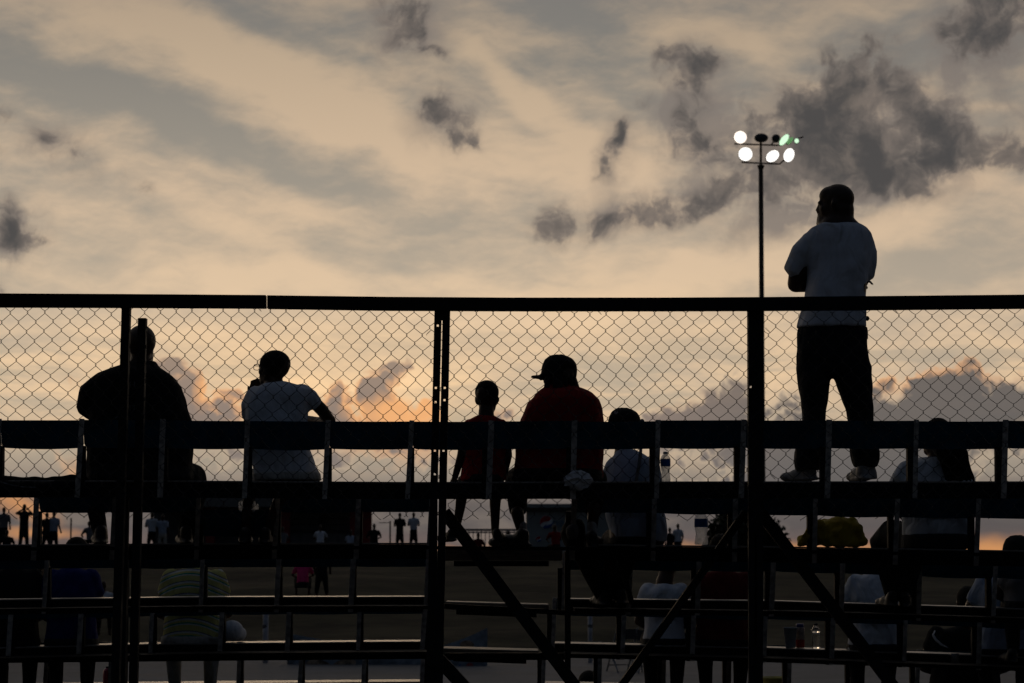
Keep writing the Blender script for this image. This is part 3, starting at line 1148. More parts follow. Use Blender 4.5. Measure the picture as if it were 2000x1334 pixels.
def head_pieces(c, size, yaw=0.0, pitch=0.0, roll=0.0, neck=True, wide=1.0, beard=0.0, ears=True):
    """c = middle of the head; size = height chin to crown; yaw 0 looks away from the camera, + to the left"""
    k = size / .235
    mt = Matrix.Translation(c) @ Euler((pitch, roll, yaw)).to_matrix().to_4x4()
    P_ = []

    def e(p, r, rot=None):
        vs, fs = ell(Vector(p) * k, [q * k for q in r], rot, 16, 11)
        P_.append(([mt @ v for v in vs], fs))
    w = wide
    e((0, -.012, .030), (.077 * w, .098, .088))          # skull
    e((0, .028, .050), (.064 * w, .068, .058))           # forehead
    e((0, .030, -.030), (.062 * w, .068, .078))          # face
    e((0, .052, -.082), (.040 * w, .042, .036))          # chin
    e((0, .010, -.060), (.064 * w, .050, .048))          # jaw
    e((0, .088, .012), (.050 * w, .016, .012))           # brow
    e((0, .094, -.004), (.012, .014, .026))
    e((0, .100, -.026), (.015, .020, .022))             # nose
    e((0, .098, -.037), (.022, .015, .011))
    e((0, .090, -.062), (.026, .016, .007))              # lips
    e((0, .087, -.072), (.023, .016, .007))
    for q in (-1, 1):
        e((q * .032, .079, -.002), (.014, .012, .009))   # eyes
        e((q * .040, .062, -.026), (.022, .026, .020))   # cheeks
        if ears:
            e((q * .079 * w, -.004, -.014), (.010, .020, .032), (0, q * .15, q * -.5))
    if beard:
        e((0, .062, -.096), (.042 * w, .036 + .022 * beard, .032 + .018 * beard))
        e((0, .020, -.085), (.060 * w, .055, .035))
    if neck:
        a, b = mt @ (Vector((0, -.018, -.06)) * k), mt @ (Vector((0, -.035, -.19)) * k)
        P_.append(tube([a, b], [.054 * k * w, .066 * k * w], 14))
    return P_


def hand_pieces(wrist, direction, up, k=1.0, curl=.5, thumb=1, spread=.12):
    """palm and five unequal bent fingers"""
    D = Vector(direction).normalized()
    U = Vector(up)
    U = (U - D * U.dot(D)).normalized()      # back of the hand
    S = D.cross(U)
    w = Vector(wrist)
    P_ = []
    pc = w + D * .048 * k
    rot = Matrix((S, D, U)).transposed()
    vs, fs = ell((0, 0, 0), (.042 * k, .052 * k, .016 * k))
    P_.append(([pc + rot @ v for v in vs], fs))
    for i, L in enumerate((.078, .088, .082, .064)):
        off = (i - 1.5) * .0205 * k
        p = w + D * .088 * k + S * off
        pts = [p - D * .025 * k]
        ang = 0.0
        d = (D + S * (i - 1.5) * spread).normalized()
        for j, fr in enumerate((.45, .32, .23)):
            ang += curl * (.6 + .25 * j)
            pts.append(pts[-1] + (d * math.cos(ang) - U * math.sin(ang)) * (L * fr + (.025 if j == 0 else 0)) * k)
        P_.append(tube(pts, [.0100 * k, .0096 * k, .0088 * k, .0076 * k], 8))
    t0 = w + D * .022 * k + S * (-.030 * thumb * k)
    td = (D * .72 - S * .62 * thumb - U * .25).normalized()
    t1 = t0 + td * .040 * k
    t2 = t1 + (td * .7 + D * .5 - U * .35).normalized() * .032 * k
    P_.append(tube([t0 - td * .01 * k, t1, t2], [.0135 * k, .0115 * k, .009 * k], 8))
    return P_


def shoe(c, yaw, k=1.0, lift=0.0):
    """trainer pointing along yaw (0 = away from the camera), c = middle of the heel on the floor"""
    mt = Matrix.Translation(c) @ Euler((lift, 0, yaw)).to_matrix().to_4x4()
    out = []
    for p, r in (((0, .03, .045), (.040, .052, .050)), ((0, .11, .035), (.045, .080, .040)), ((0, .19, .028), (.047, .062, .030)), ((0, .02, .072), (.036, .042, .036)), ((0, .09, .012), (.046, .15, .014))):
        vs, fs = ell(Vector(p) * k, [q * k for q in r])
        out.append(([mt @ v for v in vs], fs))
    return out


# --- broad man in black at the left end of the top row
p = Person('broad man in black lettered top, seated at left behind two posts', 11.88, (272, 940))
HD = p.Q(276, 677, .05)
p.put('body', head_pieces(HD, .262, .10, .12, 0, True, 1.04, .2, False) + [
    p.rings([(716, 250, 303, .085, .03), (735, 215, 330, .12), (800, 195, 350, .15), (900, 200, 345, .15), (936, 200, 345, .15)]),
    p.limb([(190, 768, 0, 16), (172, 800, .02, 15), (200, 812, .30, 13)]),
    p.limb([(328, 780, 0, 16), (346, 840, .1, 15), (300, 880, .35, 14)])] +
    hand_pieces(p.Q(205, 815, .30), (1, .5, .1), (0, .3, 1), 1.0, .6), 'skin', .010)
p.put('sweatshirt', [
    p.rings([(707, 246, 305, .085, .03), (716, 232, 309, .11, .02), (724, 206, 322, .13), (737, 188, 341, .15), (755, 178, 354, .16), (778, 176, 362, .17),
             (806, 176, 370, .175), (824, 174, 376, .18), (850, 172, 377, .185), (880, 170, 377, .19), (914, 170, 376, .19), (938, 171, 378, .19)]),
    p.limb([(213, 752, .0, 33), (184, 776, .02, 36), (176, 792, .04, 29), (192, 806, .12, 22), (215, 812, .27, 17)]),
    p.limb([(308, 764, .0, 30), (334, 802, .02, 29), (348, 850, .08, 28), (320, 880, .28, 19)])], 'black', .012, lumps=.006, lscale=14)
p.put('trousers', [p.rings([(905, 172, 374, .19), (938, 170, 380, .21)]),
                   p.limb([(215, 926, .05, 30), (175, 928, .30, 28), (178, 948, .54, 22), (198, 1052, .50, 15)]),
                   p.limb([(335, 922, .05, 31), (378, 932, .28, 27), (385, 952, .55, 24), (362, 1052, .50, 18)])], 'charcoal', .014)
for x in (197, 364):
    p.put('shoe', shoe(P(x, 1063, p.d + .46), .25, 1.15), 'darkshoe', .010)
p.put('hair', [ell(HD + Vector((0, -.012, .030)), (.084, .104, .087))], 'hair', .010)
for body, x, y, sz in (('T  H  I', 256, 752, .050), ('T P', 258, 775, .046), ('PI', 258, 797, .046), ('C N  X', 248, 820, .050)):
    q = p.Q(x, y, -.176 if y > 790 else -.165)
    text_mesh(body, sz, M['print'], 'lettering', p.o, q, (math.pi / 2, 0, 0), .002)

# --- man in white with glasses, hand at his mouth
p = Person('man in white t-shirt and glasses, hand to his mouth, seated on top row', 11.86, (555, 940))
HD = p.Q(535, 722, .06)
body = head_pieces(HD, .225, .95, .20, 0, True, .98)
ARM_R = [(606, 778, .02, 13), (628, 800, .05, 13), (645, 822, .09, 12), (622, 824, .27, 10), (596, 818, .40, 8)]
ARM_L = [(492, 800, .02, 13), (486, 838, .18, 13), (488, 800, .30, 10), (496, 770, .34, 8)]
body += [p.rings([(745, 519, 558, .07, .02), (765, 500, 590, .09), (850, 490, 596, .11), (930, 500, 612, .12)]), p.limb(ARM_R), p.limb(ARM_L)]
body += hand_pieces(p.Q(496, 776, .34), (.04, -.15, 1), (-.7, .7, .1), .95, .85, -1, .2)
body += hand_pieces(p.Q(598, 819, .39), (-1, .3, -.1), (0, 0, 1), .85, .5)
p.put('body', body, 'skin', .0085, 3)
p.put('hair', [ell(HD + Vector((.008, -.012, .034)), (.096, .094, .084))], 'hair', .009)
p.put('shirt', [
    p.rings([(746, 523, 560, .062, .02), (752, 510, 588, .09, .01), (760, 498, 604, .105), (773, 486, 607, .12), (790, 480, 604, .125), (824, 479, 601, .13), (850, 482, 601, .135),
             (880, 487, 606, .14), (905, 492, 616, .145), (928, 496, 622, .15), (938, 502, 620, .15)]),
    p.limb([(588, 766, .0, 19), (606, 778, .01, 18), (618, 791, .03, 15)]),
    p.limb([(500, 772, .0, 20), (488, 792, .03, 18), (486, 812, .08, 16)])], 'white', .0095, lumps=.005, lscale=16)
p.put('shorts', [p.rings([(922, 494, 626, .16), (939, 498, 628, .17)]),
                 p.limb([(520, 930, .05, 25), (500, 936, .30, 23), (492, 950, .48, 21)]), p.limb([(600, 930, .05, 25), (600, 934, .28, 22), (565, 948, .46, 20)])], 'paleshorts', .012)
for xk, xf in ((490, 478), (560, 518)):
    p.put('leg', [p.limb([(xk, 948, .46, 15), ((xk + xf) / 2, 990, .46, 12), (xf, 1052, .42, 9)])], 'skin', .012)
    p.put('shoe', shoe(P(xf, 1063, p.d + .36), .1, 1.0), 'darkshoe', .012)
gl = MB()
for q in (-1, 1):
    pts = []
    for i in range(17):
        a = 2 * math.pi * i / 16
        v = Vector((q * .033 + .024 * math.copysign(abs(math.cos(a)) ** .6, math.cos(a)), .112, .000 + .017 * math.copysign(abs(math.sin(a)) ** .6, math.sin(a))))
        pts.append(v)
    gl.add(tube(pts, .0022, 5))
    gl.add(tube([(q * .058, .110, .008), (q * .078, .04, .008), (q * .082, -.01, .0)], .002, 5))
gl.add(tube([(-.010, .114, .004), (.010, .114, .004)], .0022, 5))
mt = Matrix.Translation(HD + Vector((0, 0, .004))) @ Euler((.12, 0, .95)).to_matrix().to_4x4()
gl.v = [mt @ v for v in gl.v]
gl.link('glasses', M['dark'], p.o)

# --- boy in red
p = Person('small boy in red shirt with legs dangling, seated beside the twin fence posts', 11.86, (945, 940))
HD = p.Q(951, 778, .02)
body = head_pieces(HD, .208, -.25, .05, 0, True, .93)
body += [p.rings([(815, 934, 962, .05, .01), (835, 912, 982, .07), (935, 912, 982, .085)]),
         p.limb([(910, 846, 0, 11), (901, 890, -.02, 9), (888, 934, .02, 6.5)]), p.limb([(986, 846, 0, 11), (992, 890, .02, 9), (985, 925, .16, 7)]),
         p.limb([(926, 925, .05, 17), (905, 945, .30, 14), (899, 990, .30, 10.5), (889, 1046, .30, 6.5)]),
         p.limb([(965, 925, .05, 17), (968, 945, .32, 14), (967, 990, .32, 11), (967, 1046, .30, 7.5)])]
body += hand_pieces(p.Q(889, 930, .02), (-.35, .1, -.8), (-.6, -.6, .3), .62, .35, 1)
body += hand_pieces(p.Q(985, 926, .16), (-.3, .6, -.2), (0, 0, 1), .62, .4)
p.put('body', body, 'skin', .0085, 3)
p.put('hair', [ell(HD + Vector((0, -.010, .036)), (.074, .088, .074))], 'hair', .009)
p.put('shirt', [p.rings([(812, 931, 964, .055, .01), (817, 921, 975, .07), (824, 908, 985, .08), (838, 904, 990, .09), (870, 909, 988, .095), (900, 905, 988, .10), (925, 900, 989, .105), (939, 898, 989, .11)]),
                p.limb([(918, 832, 0, 15), (906, 852, 0, 14), (902, 872, 0, 12)]), p.limb([(978, 832, 0, 15), (988, 852, 0, 14), (992, 874, .01, 12)])], 'redbright', .0085, lumps=.003, lscale=18)
p.put('shorts', [p.rings([(926, 903, 986, .11), (940, 902, 987, .12)]), p.limb([(926, 932, .05, 20), (907, 944, .26, 17)]), p.limb([(966, 932, .05, 20), (968, 944, .28, 17)])], 'charcoal', .011)
p.put('shoe', shoe(P(885, 1058, p.d + .26), .5, .78), 'darkshoe', .009)
p.put('shoe', shoe(P(969, 1058, p.d + .26), -.25, .78), 'darkshoe', .009)

# --- man in red with a cap and locks
p = Person('large man in dark red shirt with peaked cap and locks, seated between two children', 11.88, (1095, 940))
HD = p.Q(1092, 738, .05)
body = head_pieces(HD, .235, .75, .12, 0, True, 1.0, .5)
body += [p.rings([(762, 1062, 1124, .08, .02), (790, 1040, 1160, .13), (930, 1020, 1165, .15)]),
         p.limb([(1046, 825, 0, 14), (1030, 870, .06, 15), (1050, 900, .32, 13)]), p.limb([(1150, 825, 0, 14), (1162, 870, .06, 15), (1140, 905, .30, 13)])]
body += hand_pieces(p.Q(1052, 902, .32), (.9, .5, 0), (0, 0, 1), 1, .5) + hand_pieces(p.Q(1138, 906, .30), (-.9, .5, 0), (0, 0, 1), 1, .5)
body += [p.limb([(1010, 1000, .44, 14), (1019, 1042, .42, 9)]), p.limb([(1160, 990, .44, 14), (1156, 1040, .42, 10)])]
p.put('body', body, 'skin', .010)
p.put('shirt', [p.rings([(752, 1068, 1120, .07, .03), (759, 1058, 1140, .10, .02), (768, 1047, 1158, .13, .01), (780, 1038, 1170, .15), (798, 1026, 1177, .16), (826, 1015, 1180, .17), (856, 1010, 1180, .175),
                         (880, 1006, 1180, .18), (905, 1005, 1178, .18), (938, 1003, 1180, .19)]),
                p.limb([(1054, 800, 0, 28), (1038, 830, 0, 24), (1030, 866, .04, 23)]), p.limb([(1142, 798, 0, 28), (1156, 830, 0, 24), (1164, 866, .04, 22)])], 'red', .011, lumps=.004, lscale=14)
p.put('trousers', [p.rings([(915, 1002, 1178, .19), (940, 998, 1180, .20)]),
                   p.limb([(1040, 928, .05, 32), (1012, 938, .34, 28), (1010, 962, .50, 23), (1012, 1002, .48, 18)]), p.limb([(1140, 928, .05, 32), (1160, 938, .32, 28), (1163, 962, .48, 22), (1158, 1004, .46, 17)])], 'black', .012)
for x, y0, y1 in ((1020, 1026, 1052), (1157, 1022, 1054)):
    p.put('sock', [p.limb([(x, y0, .42, 10.5), (x - 1, y1, .42, 10)])], 'sock', .010)
p.put('shoe', shoe(P(1026, 1069, p.d + .34), .95, 1.1), 'darkshoe', .010)
p.put('shoe', shoe(P(1156, 1074, p.d + .34), .05, 1.1), 'darkshoe', .010)
capm = Matrix.Translation(HD + Vector((0, 0, .035))) @ Euler((.16, 0, 1.15)).to_matrix().to_4x4()


def capped(p, mt, k, voxel=.009, m='cap', flip=1):
    pcs = []
    crown = [(.094, -.035), (.099, -.01), (.098, .025), (.088, .060), (.064, .086), (.03, .098)]
    vs, fs = loft([(Vector((0, 0, h)) * k, r * k * .92, r * k * 1.06) for r, h in crown], 20, 2.0)
    pcs.append(([mt @ v for v in vs], fs))
    rows = []
    for i in range(9):
        t = -1 + i / 4
        for dz in (.007, -.007):
            for yv in (.075, .105 + .062 * (1 - t * t)):
                rows.append(Vector((t * .075, flip * yv, -.030 + dz - .014 * t * t - (.018 if yv > .105 else 0))) * k)
    fs = []
    for i in range(8):
        o, q = i * 4, i * 4 + 4
        fs += [(o, q, q + 1, o + 1), (o + 2, o + 3, q + 3, q + 2), (o, o + 2, q + 2, q), (o + 1, q + 1, q + 3, o + 3)]
    fs += [(0, 1, 3, 2), (32, 34, 35, 33)]
    pcs.append(([mt @ v for v in rows], fs))
    vs, fs = ell((0, 0, .099 * k), (.009 * k, .009 * k, .006 * k))
    pcs.append(([mt @ v for v in vs], fs))
    return p.put('cap', pcs, m, voxel, 2)


capped(p, capm, 1.06)
lk = []
rr = random.Random(3)
for i in range(26):
    a = rr.uniform(-2.6, 1.0)
    q = HD + Vector((math.cos(a) * .094, -.01 + math.sin(a) * .10, .0))
    L = rr.uniform(.10, .155)
    o = Vector((math.cos(a) * .012, math.sin(a) * .012, 0))
    lk.append(tube([q, q + o + Vector((rr.uniform(-.01, .01), 0, -L * .5)), q + o * 1.2 + Vector((rr.uniform(-.02, .02), 0, -L))], [.011, .010, .006], 6))
b = MB()
for q in lk:
    b.add(q)
b.link('hair', M['hair'], p.o, smooth=True)

# --- lad in a black cap, one row down
p = Person('lad in black cap and pale blue shirt with lanyard, seated below the man in red', ROWD[1] + .20, (1235, 1062))
HD = p.Q(1219, 842, .02)
body = head_pieces(HD, .235, .55, .25, 0, True, 1.0)
body += [p.rings([(884, 1200, 1240, .07, .02), (910, 1195, 1270, .11), (1055, 1190, 1285, .13)]),
         p.limb([(1195, 930, .02, 16), (1182, 985, .08, 14), (1205, 1010, .3, 10)]), p.limb([(1275, 930, .02, 16), (1286, 990, .06, 14), (1262, 1015, .28, 10)])]
body += hand_pieces(p.Q(1206, 1011, .3), (.8, .5, 0), (0, 0, 1), .9, .5) + hand_pieces(p.Q(1261, 1016, .28), (-.8, .5, 0), (0, 0, 1), .9, .5)
body += [p.limb([(1195, 1048, .45, 17), (1190, 1168, .42, 10)]), p.limb([(1160, 1062, .40, 20), (1150, 1090, .45, 17), (1185, 1166, .38, 13)])]
p.put('body', body, 'skin', .0105)
p.put('shirt', [p.rings([(878, 1206, 1240, .07, .03), (886, 1199, 1258, .10, .02), (898, 1194, 1272, .12), (915, 1188, 1279, .13), (935, 1181, 1284, .14), (970, 1180, 1290, .15), (1010, 1184, 1300, .16), (1040, 1192, 1304, .17), (1058, 1200, 1302, .17)]),
                p.limb([(1202, 912, 0, 22), (1191, 938, .01, 19), (1186, 965, .04, 17)]), p.limb([(1266, 912, 0, 22), (1277, 940, .01, 19), (1282, 968, .04, 17)])], 'paleblue', .011, lumps=.008, lscale=9)
p.put('shorts', [p.rings([(1048, 1190, 1296, .18), (1063, 1188, 1298, .19)]), p.limb([(1215, 1052, .05, 27), (1196, 1056, .42, 24)]), p.limb([(1270, 1052, .05, 27), (1275, 1056, .40, 24)])], 'black', .013)
p.put('trouser_leg', [p.limb([(1140, 1085, .30, 20), (1162, 1130, .34, 19), (1184, 1172, .34, 17)]), p.limb([(1225, 1085, .34, 20), (1212, 1130, .34, 18), (1216, 1172, .36, 16)])], 'black', .012)
p.put('shoe', shoe(P(1180, 1184, p.d + .30), .2, 1.05), 'darkshoe', .010)
p.put('shoe', shoe(P(1214, 1182, p.d + .30), -.1, 1.05), 'darkshoe', .010)
capm = Matrix.Translation(HD + Vector((0, 0, .045))) @ Euler((.22, 0, .95)).to_matrix().to_4x4()
capped(p, capm, 1.03)
MB().add(ell(p.Q(1203, 806, -.098), (.012, .004, .010), None, 8, 5)).link('cap_badge', M['patch'], p.o)
ln = [p.Q(1253, 858, -.10), p.Q(1251, 885, -.145), p.Q(1247, 915, -.155), p.Q(1241, 945, -.165)]
b = MB()
for a, c in zip(ln, ln[1:]):
    b.add(bar(a, c, .020, .004))
b.link('lanyard', M['strap'], p.o)
p.put('tassel', [p.limb([(1254, 822, -.10, 5), (1255, 838, -.11, 7), (1253, 858, -.11, 4)])], 'strap', .006)

# --- standing man
p = Person('bald man with beard standing with folded arms on the top row in white t-shirt', 11.78, (1620, 938))
HD = p.Q(1632.5, 399, .0)
body = head_pieces(HD, .244, 1.25, -.02, 0, False, 1.06, .55, True)
body += [p.limb([(1640, 405, 0, 29), (1638, 440, .01, 30)]),
         p.rings([(428, 1606, 1668, .085), (445, 1596, 1686, .10), (520, 1585, 1695, .12), (620, 1572, 1688, .13)]),
         p.limb([(1576, 484, 0, 18), (1558, 530, .02, 19), (1554, 553, .06, 19.5), (1600, 556, .24, 15), (1660, 548, .30, 11), (1686, 552, .20, 9)]),
         p.limb([(1690, 484, 0, 14), (1692, 530, .03, 11), (1687, 550, .10, 11), (1640, 562, .28, 12), (1585, 555, .28, 10)])]
body += [p.limb([(1562, 524, .02, 12), (1566, 552, .06, 15)]), ell(p.Q(1693, 547, .05), (.020, .03, .019)), p.limb([(1686, 558, .05, 4), (1694, 563, .03, 3.4)]), p.limb([(1690, 540, .05, 4), (1699, 545, .03, 3.4)])]
body += [p.rings([(440, 1594, 1622, .05, .06), (420, 1596, 1640, .05, .05)])]
body += hand_pieces(p.Q(1672, 546, .20), (.75, -.55, .0), (.3, 0, 1), .72, .55, 1)
p.put('body', body, 'skin', .0095, 3)
p.put('shirt', [
    p.rings([(433, 1612, 1667, .072, .01), (438, 1598, 1680, .092), (445, 1584, 1692, .108), (456, 1574, 1702, .12), (472, 1568, 1707, .128), (500, 1572, 1706, .132), (530, 1577, 1698, .132), (560, 1574, 1690, .134), (590, 1569, 1690, .137),
             (612, 1563, 1691, .142), (630, 1558, 1692, .146), (641, 1556, 1692, .146)]),
    p.limb([(1602, 466, 0, 20), (1585, 474, 0, 24), (1568, 494, .0, 24), (1557, 515, .01, 21.5), (1549, 532, .02, 20)]),
    p.limb([(1672, 466, 0, 22), (1686, 474, 0, 23), (1694, 494, .0, 21), (1696, 520, .01, 17), (1696, 543, .02, 11)])], 'white', .0095, lumps=.0055, lscale=13)
p.put('trousers', [
    p.rings([(630, 1562, 1688, .125), (650, 1557, 1692, .135), (680, 1556, 1694, .14), (705, 1555, 1699, .14), (722, 1555, 1703, .13), (732, 1556, 1703, .12)]),
    p.rings([(715, 1555, 1629, .12), (740, 1557, 1623, .115), (770, 1562, 1619, .105), (800, 1567, 1614, .095), (825, 1567, 1611, .09), (855, 1560, 1610, .09), (880, 1551, 1609, .10), (900, 1551, 1608, .10), (918, 1554, 1602, .085)]),
    p.rings([(715, 1622, 1703, .12), (740, 1630, 1703, .115), (770, 1641, 1703, .105), (800, 1652, 1705, .095), (825, 1657, 1706, .09), (855, 1660, 1710, .09), (880, 1660, 1716, .10), (900, 1664, 1717, .10), (913, 1668, 1713, .085)])],
    'charcoal', .0105, lumps=.006, lscale=13)
for (xh, xt) in ((1586, 1556),):
    p.put('shoe', shoe(P(1588, 939, p.d - .02), .70, 1.0), 'shoe', .009)
p.put('shoe', shoe(P(1690, 939, p.d - .06), .12, 1.12) + [p.rings([(936, 1670, 1714, .06), (922, 1672, 1712, .06), (904, 1680, 1706, .05)])], 'shoe', .009)
p.put('phone_clip', [ell(p.Q(1694, 622, 0), (.014, .02, .016)), p.limb([(1692, 640, 0, 3), (1693, 662, 0, 3)])], 'black', .006)

# --- woman with long braids, one row down on the right
p = Person('woman with long dark braids and pale top, seated one row below the standing man', ROWD[1] + .20, (1830, 1068))
HD = p.Q(1832, 858, .02)
body = head_pieces(HD, .25, .5, .3, 0, True, 1.0)
body += [p.rings([(900, 1806, 1850, .07, .02), (930, 1785, 1862, .10), (1060, 1780, 1880, .14)]),
         p.limb([(1765, 945, .02, 18), (1748, 985, .12, 15), (1770, 1010, .35, 11)]), p.limb([(1875, 945, .02, 18), (1888, 990, .08, 15), (1865, 1015, .32, 11)])]
body += hand_pieces(p.Q(1771, 1011, .35), (.8, .5, 0), (0, 0, 1), .9, .5) + hand_pieces(p.Q(1864, 1016, .32), (-.8, .5, 0), (0, 0, 1), .9, .5)
p.put('body', body, 'skin', .0105)
p.put('top', [p.rings([(893, 1796, 1848, .075, .02), (903, 1778, 1866, .10), (918, 1764, 1880, .12), (940, 1756, 1888, .13), (980, 1758, 1893, .14), (1020, 1762, 1898, .16), (1050, 1764, 1898, .17)]),
              p.limb([(1776, 918, 0, 22), (1760, 935, .01, 20), (1748, 955, .05, 17)]), p.limb([(1872, 918, 0, 21), (1884, 940, .01, 19), (1889, 965, .04, 16)])], 'white2', .011, lumps=.006, lscale=10)
p.put('trousers', [p.rings([(1042, 1762, 1898, .18), (1072, 1760, 1900, .20)]), p.limb([(1795, 1052, .05, 30), (1740, 1040, .35, 27), (1720, 1055, .5, 24), (1745, 1165, .48, 17)]),
                   p.limb([(1865, 1052, .05, 30), (1815, 1056, .36, 26), (1790, 1075, .5, 23), (1762, 1170, .46, 17)])], 'charcoal', .013)
p.put('shoe', shoe(P(1745, 1186, p.d + .40), .2, 1.0), 'darkshoe', .010)
p.put('shoe', shoe(P(1768, 1188, p.d + .40), -.2, 1.0), 'darkshoe', .010)
MB().add(tube([p.Q(1821 + 24 * math.cos(a), 896 + 9 * math.sin(a), -.06 + .05 * abs(math.cos(a))) for a in [math.pi * i / 10 for i in range(11)]], .006, 6)).link('neckline', M['black'], p.o)
hp = [ell(HD + Vector((0, -.012, .030)), (.094, .112, .108))]
p.put('hair', hp + [p.rings([(850, 1806, 1872, .09, -.04), (880, 1822, 1880, .08, -.07), (905, 1838, 1886, .06, -.12), (938, 1846, 1896, .045, -.14)])], 'hair', .010)
b = MB()
rr = random.Random(9)
for i in range(34):
    t = i / 33
    x0, x1 = 1812 + 58 * t, 1840 + 60 * t + rr.uniform(-4, 4)
    yb = 938 + rr.uniform(-14, 16)
    if t < .25:
        yb = 905 + t * 120
    pts, rad = [], []
    for j in range(8):
        s = j / 7
        pts.append(p.Q(x0 + (x1 - x0) * s ** .8 + 1.6 * math.sin(j * 2.1 + i), 838 + (yb - 838) * s, -.10 - .06 * min(1, s * 2) - rr.uniform(0, .03)))
        rad.append(p.r(3.2 - 1.4 * s))
    b.add(tube(pts, rad, 5))
b.link('braids', M['hair'], p.o, smooth=True)


# --- people lower down, seen between the planks
def sitter(label, k, x, wpx, sh_y, shirt, trous, head_at, head_yaw=0.0, sleeves=True, hair=True, lean=(0, 0), skin='skin', elbows=(1.0, 1.0), shoes='darkshoe', hat=None, legs=True, shirt_mat=None):
    """person on row k (0 = top) whose shoulders reach photo line sh_y"""
    d = ROWD[k] + .18
    sy = interp(SEATY[k], x)
    p = Person(label, d, (x, sy))
    h = wpx / 2
    top = sh_y
    H_ = sy - top
    lx = lean[0]

    def X(t, w):
        c = x + lx * (1 - t)
        return c - w, c + w
    rows = []
    for t, w, th in ((0.0, .28, .06), (.04, .52, .085), (.09, .76, .105), (.17, .93, .12), (.32, .96, .13), (.6, .86, .13), (.82, .92, .15), (1.0, 1.0, .17)):
        a, b_ = X(t, h * w)
        rows.append((top + H_ * t, a, b_, th, lean[1] * (1 - t)))
    hx, hy, hd = head_at
    hc = p.Q(hx, hy, hd)
    body = head_pieces(hc, .23, head_yaw, .3, 0, False)
    body.append(tube([hc + Vector((0, -.02, -.05)), p.Q(x + lx, top + 4, lean[1])], [.055, .066], 12))
    arms, slv = [], []
    for s, e in zip((-1, 1), elbows):
        sx = x + lx * .85 + s * h * .78
        ex = x + lx * .5 + s * h * (1.05 * e)
        ey = top + H_ * .60
        arms.append(p.limb([(sx, top + H_ * .14, lean[1], 15), (ex, ey, lean[1] + .08, 13), (x + s * h * .45, ey + 18, lean[1] + .36, 9)]))
        slv.append(p.limb([(sx - s * 4, top + H_ * .13, lean[1], 19), ((sx + ex) / 2, top + H_ * .36, lean[1] + .03, 17)]))
        body += hand_pieces(p.Q(x + s * h * .45, ey + 18, lean[1] + .36), (-s * .6, .7, -.1), (0, 0, 1), .9, .5)
    thin = [(r[0], (r[1] * .85 + r[2] * .15), (r[2] * .85 + r[1] * .15), r[3] * .8, r[4]) for r in rows]
    body += arms + [p.rings(thin)]
    p.put('body', body, skin, .013)
    p.put('shirt', [p.rings(rows)] + (slv if sleeves else []), shirt_mat or shirt, .012, lumps=.006, lscale=11)
    if hair:
        p.put('hair', [ell(hc + Vector((0, -.014, .032)), (.086, .104, .092))], 'hair', .012)
    if legs:
        pc = [p.rings([(sy - 16, x - h * .98, x + h * .98, .17), (sy + 2, x - h, x + h, .18)])]
        for s in (-1, 1):
            pc.append(p.limb([(x + s * h * .5, sy - 12, .05, 24), (x + s * h * .62, sy - 6, .38, 21), (x + s * h * .6, sy + 22, .46, 17), (x + s * h * .55, sy + 92, .42, 12)]))
        p.put('trousers', pc, trous, .014)
        for s in (-1, 1):
            p.put('shoe', shoe(P(x + s * h * .55, sy + 108, d + .36), -.1 * s, 1.0), shoes, .012)
    return p


sitter('man in royal blue shirt bending forward at left, seen under the second seat row', 3, 140, 106, 1108, 'navy', 'charcoal', (150, 1082, .16), .2, lean=(0, .02))
sitter('person in black seated at the far left edge beside the man in blue shirt', 3, 30, 96, 1104, 'black', 'black', (62, 1112, .18), -.5, lean=(0, .02))
q = sitter('man in yellow, white and green striped shirt with white shorts, seated low at left', 3, 376, 124, 1108, 'striped', 'paleshorts', (372, 1082, .16), 0, lean=(4, .02))
q.put('white_towel', [ell(q.Q(452, 1232, -.02), (.085, .09, .075)), ell(q.Q(468, 1238, .05), (.05, .08, .05))], 'white', .012)
sitter('slight person in pale blue-white shirt seated low, framed by the right aisle', 3, 1297, 88, 1139, 'white', 'charcoal', (1303, 1102, .04), .1, lean=(0, .0))
sitter('heavy man in dark maroon shirt seated in deep shade beside the right fence post', 3, 1412, 118, 1112, 'maroon', 'black', (1408, 1076, .08), .1)
sitter('man in pale shirt leaning on his elbow behind the right raking brace', 3, 1705, 104, 1118, 'white2', 'charcoal', (1735, 1082, .10), .1, lean=(6, .02), elbows=(1.25, 1.0))
sitter('man in pale blue shirt seated at the right edge with his elbow stuck out', 3, 1962, 124, 1118, 'paleblue', 'charcoal', (1990, 1106, .14), 0, lean=(6, .02), elbows=(1.25, 1.0))
q = sitter('person in black jacket with curved white stripes seated at lower right', 4, 1885, 150, 1222, 'black', 'black', (1890, 1176, .10), 0, lean=(0, .02))
for s, x0 in ((1, 1826), (-1, 1946)):
    pts = [(x0, 1232), (x0 - s * 4, 1240), (x0 + s * 2, 1250), (x0 + s * 14, 1260), (x0 + s * 28, 1266)]
    q.put('jacket_stripe', [tube([q.Q(x, y, -.135 - .012 * i) for i, (x, y) in enumerate(pts)], [.010, .014, .015, .013, .007], 8, flat=.5)], 'white2', .007)
q = sitter('person in dark cap at far right edge, only the crown showing over the seat', 2, 2010, 110, 1118, 'grey', 'charcoal', (1992, 1088, .05), .2)
mt = Matrix.Translation(q.Q(1990, 1076, .05)) @ Euler((.15, 0, .9)).to_matrix().to_4x4()
capped(q, mt, 1.05, .010)

# ------------------------------------------------------------------ things lying on the stand
def on_seat(k, px, dy):
    p = seat(k, px)
    q = Vector((p.x * (p.y + dy) / p.y, p.y + dy, p.z))
    return q


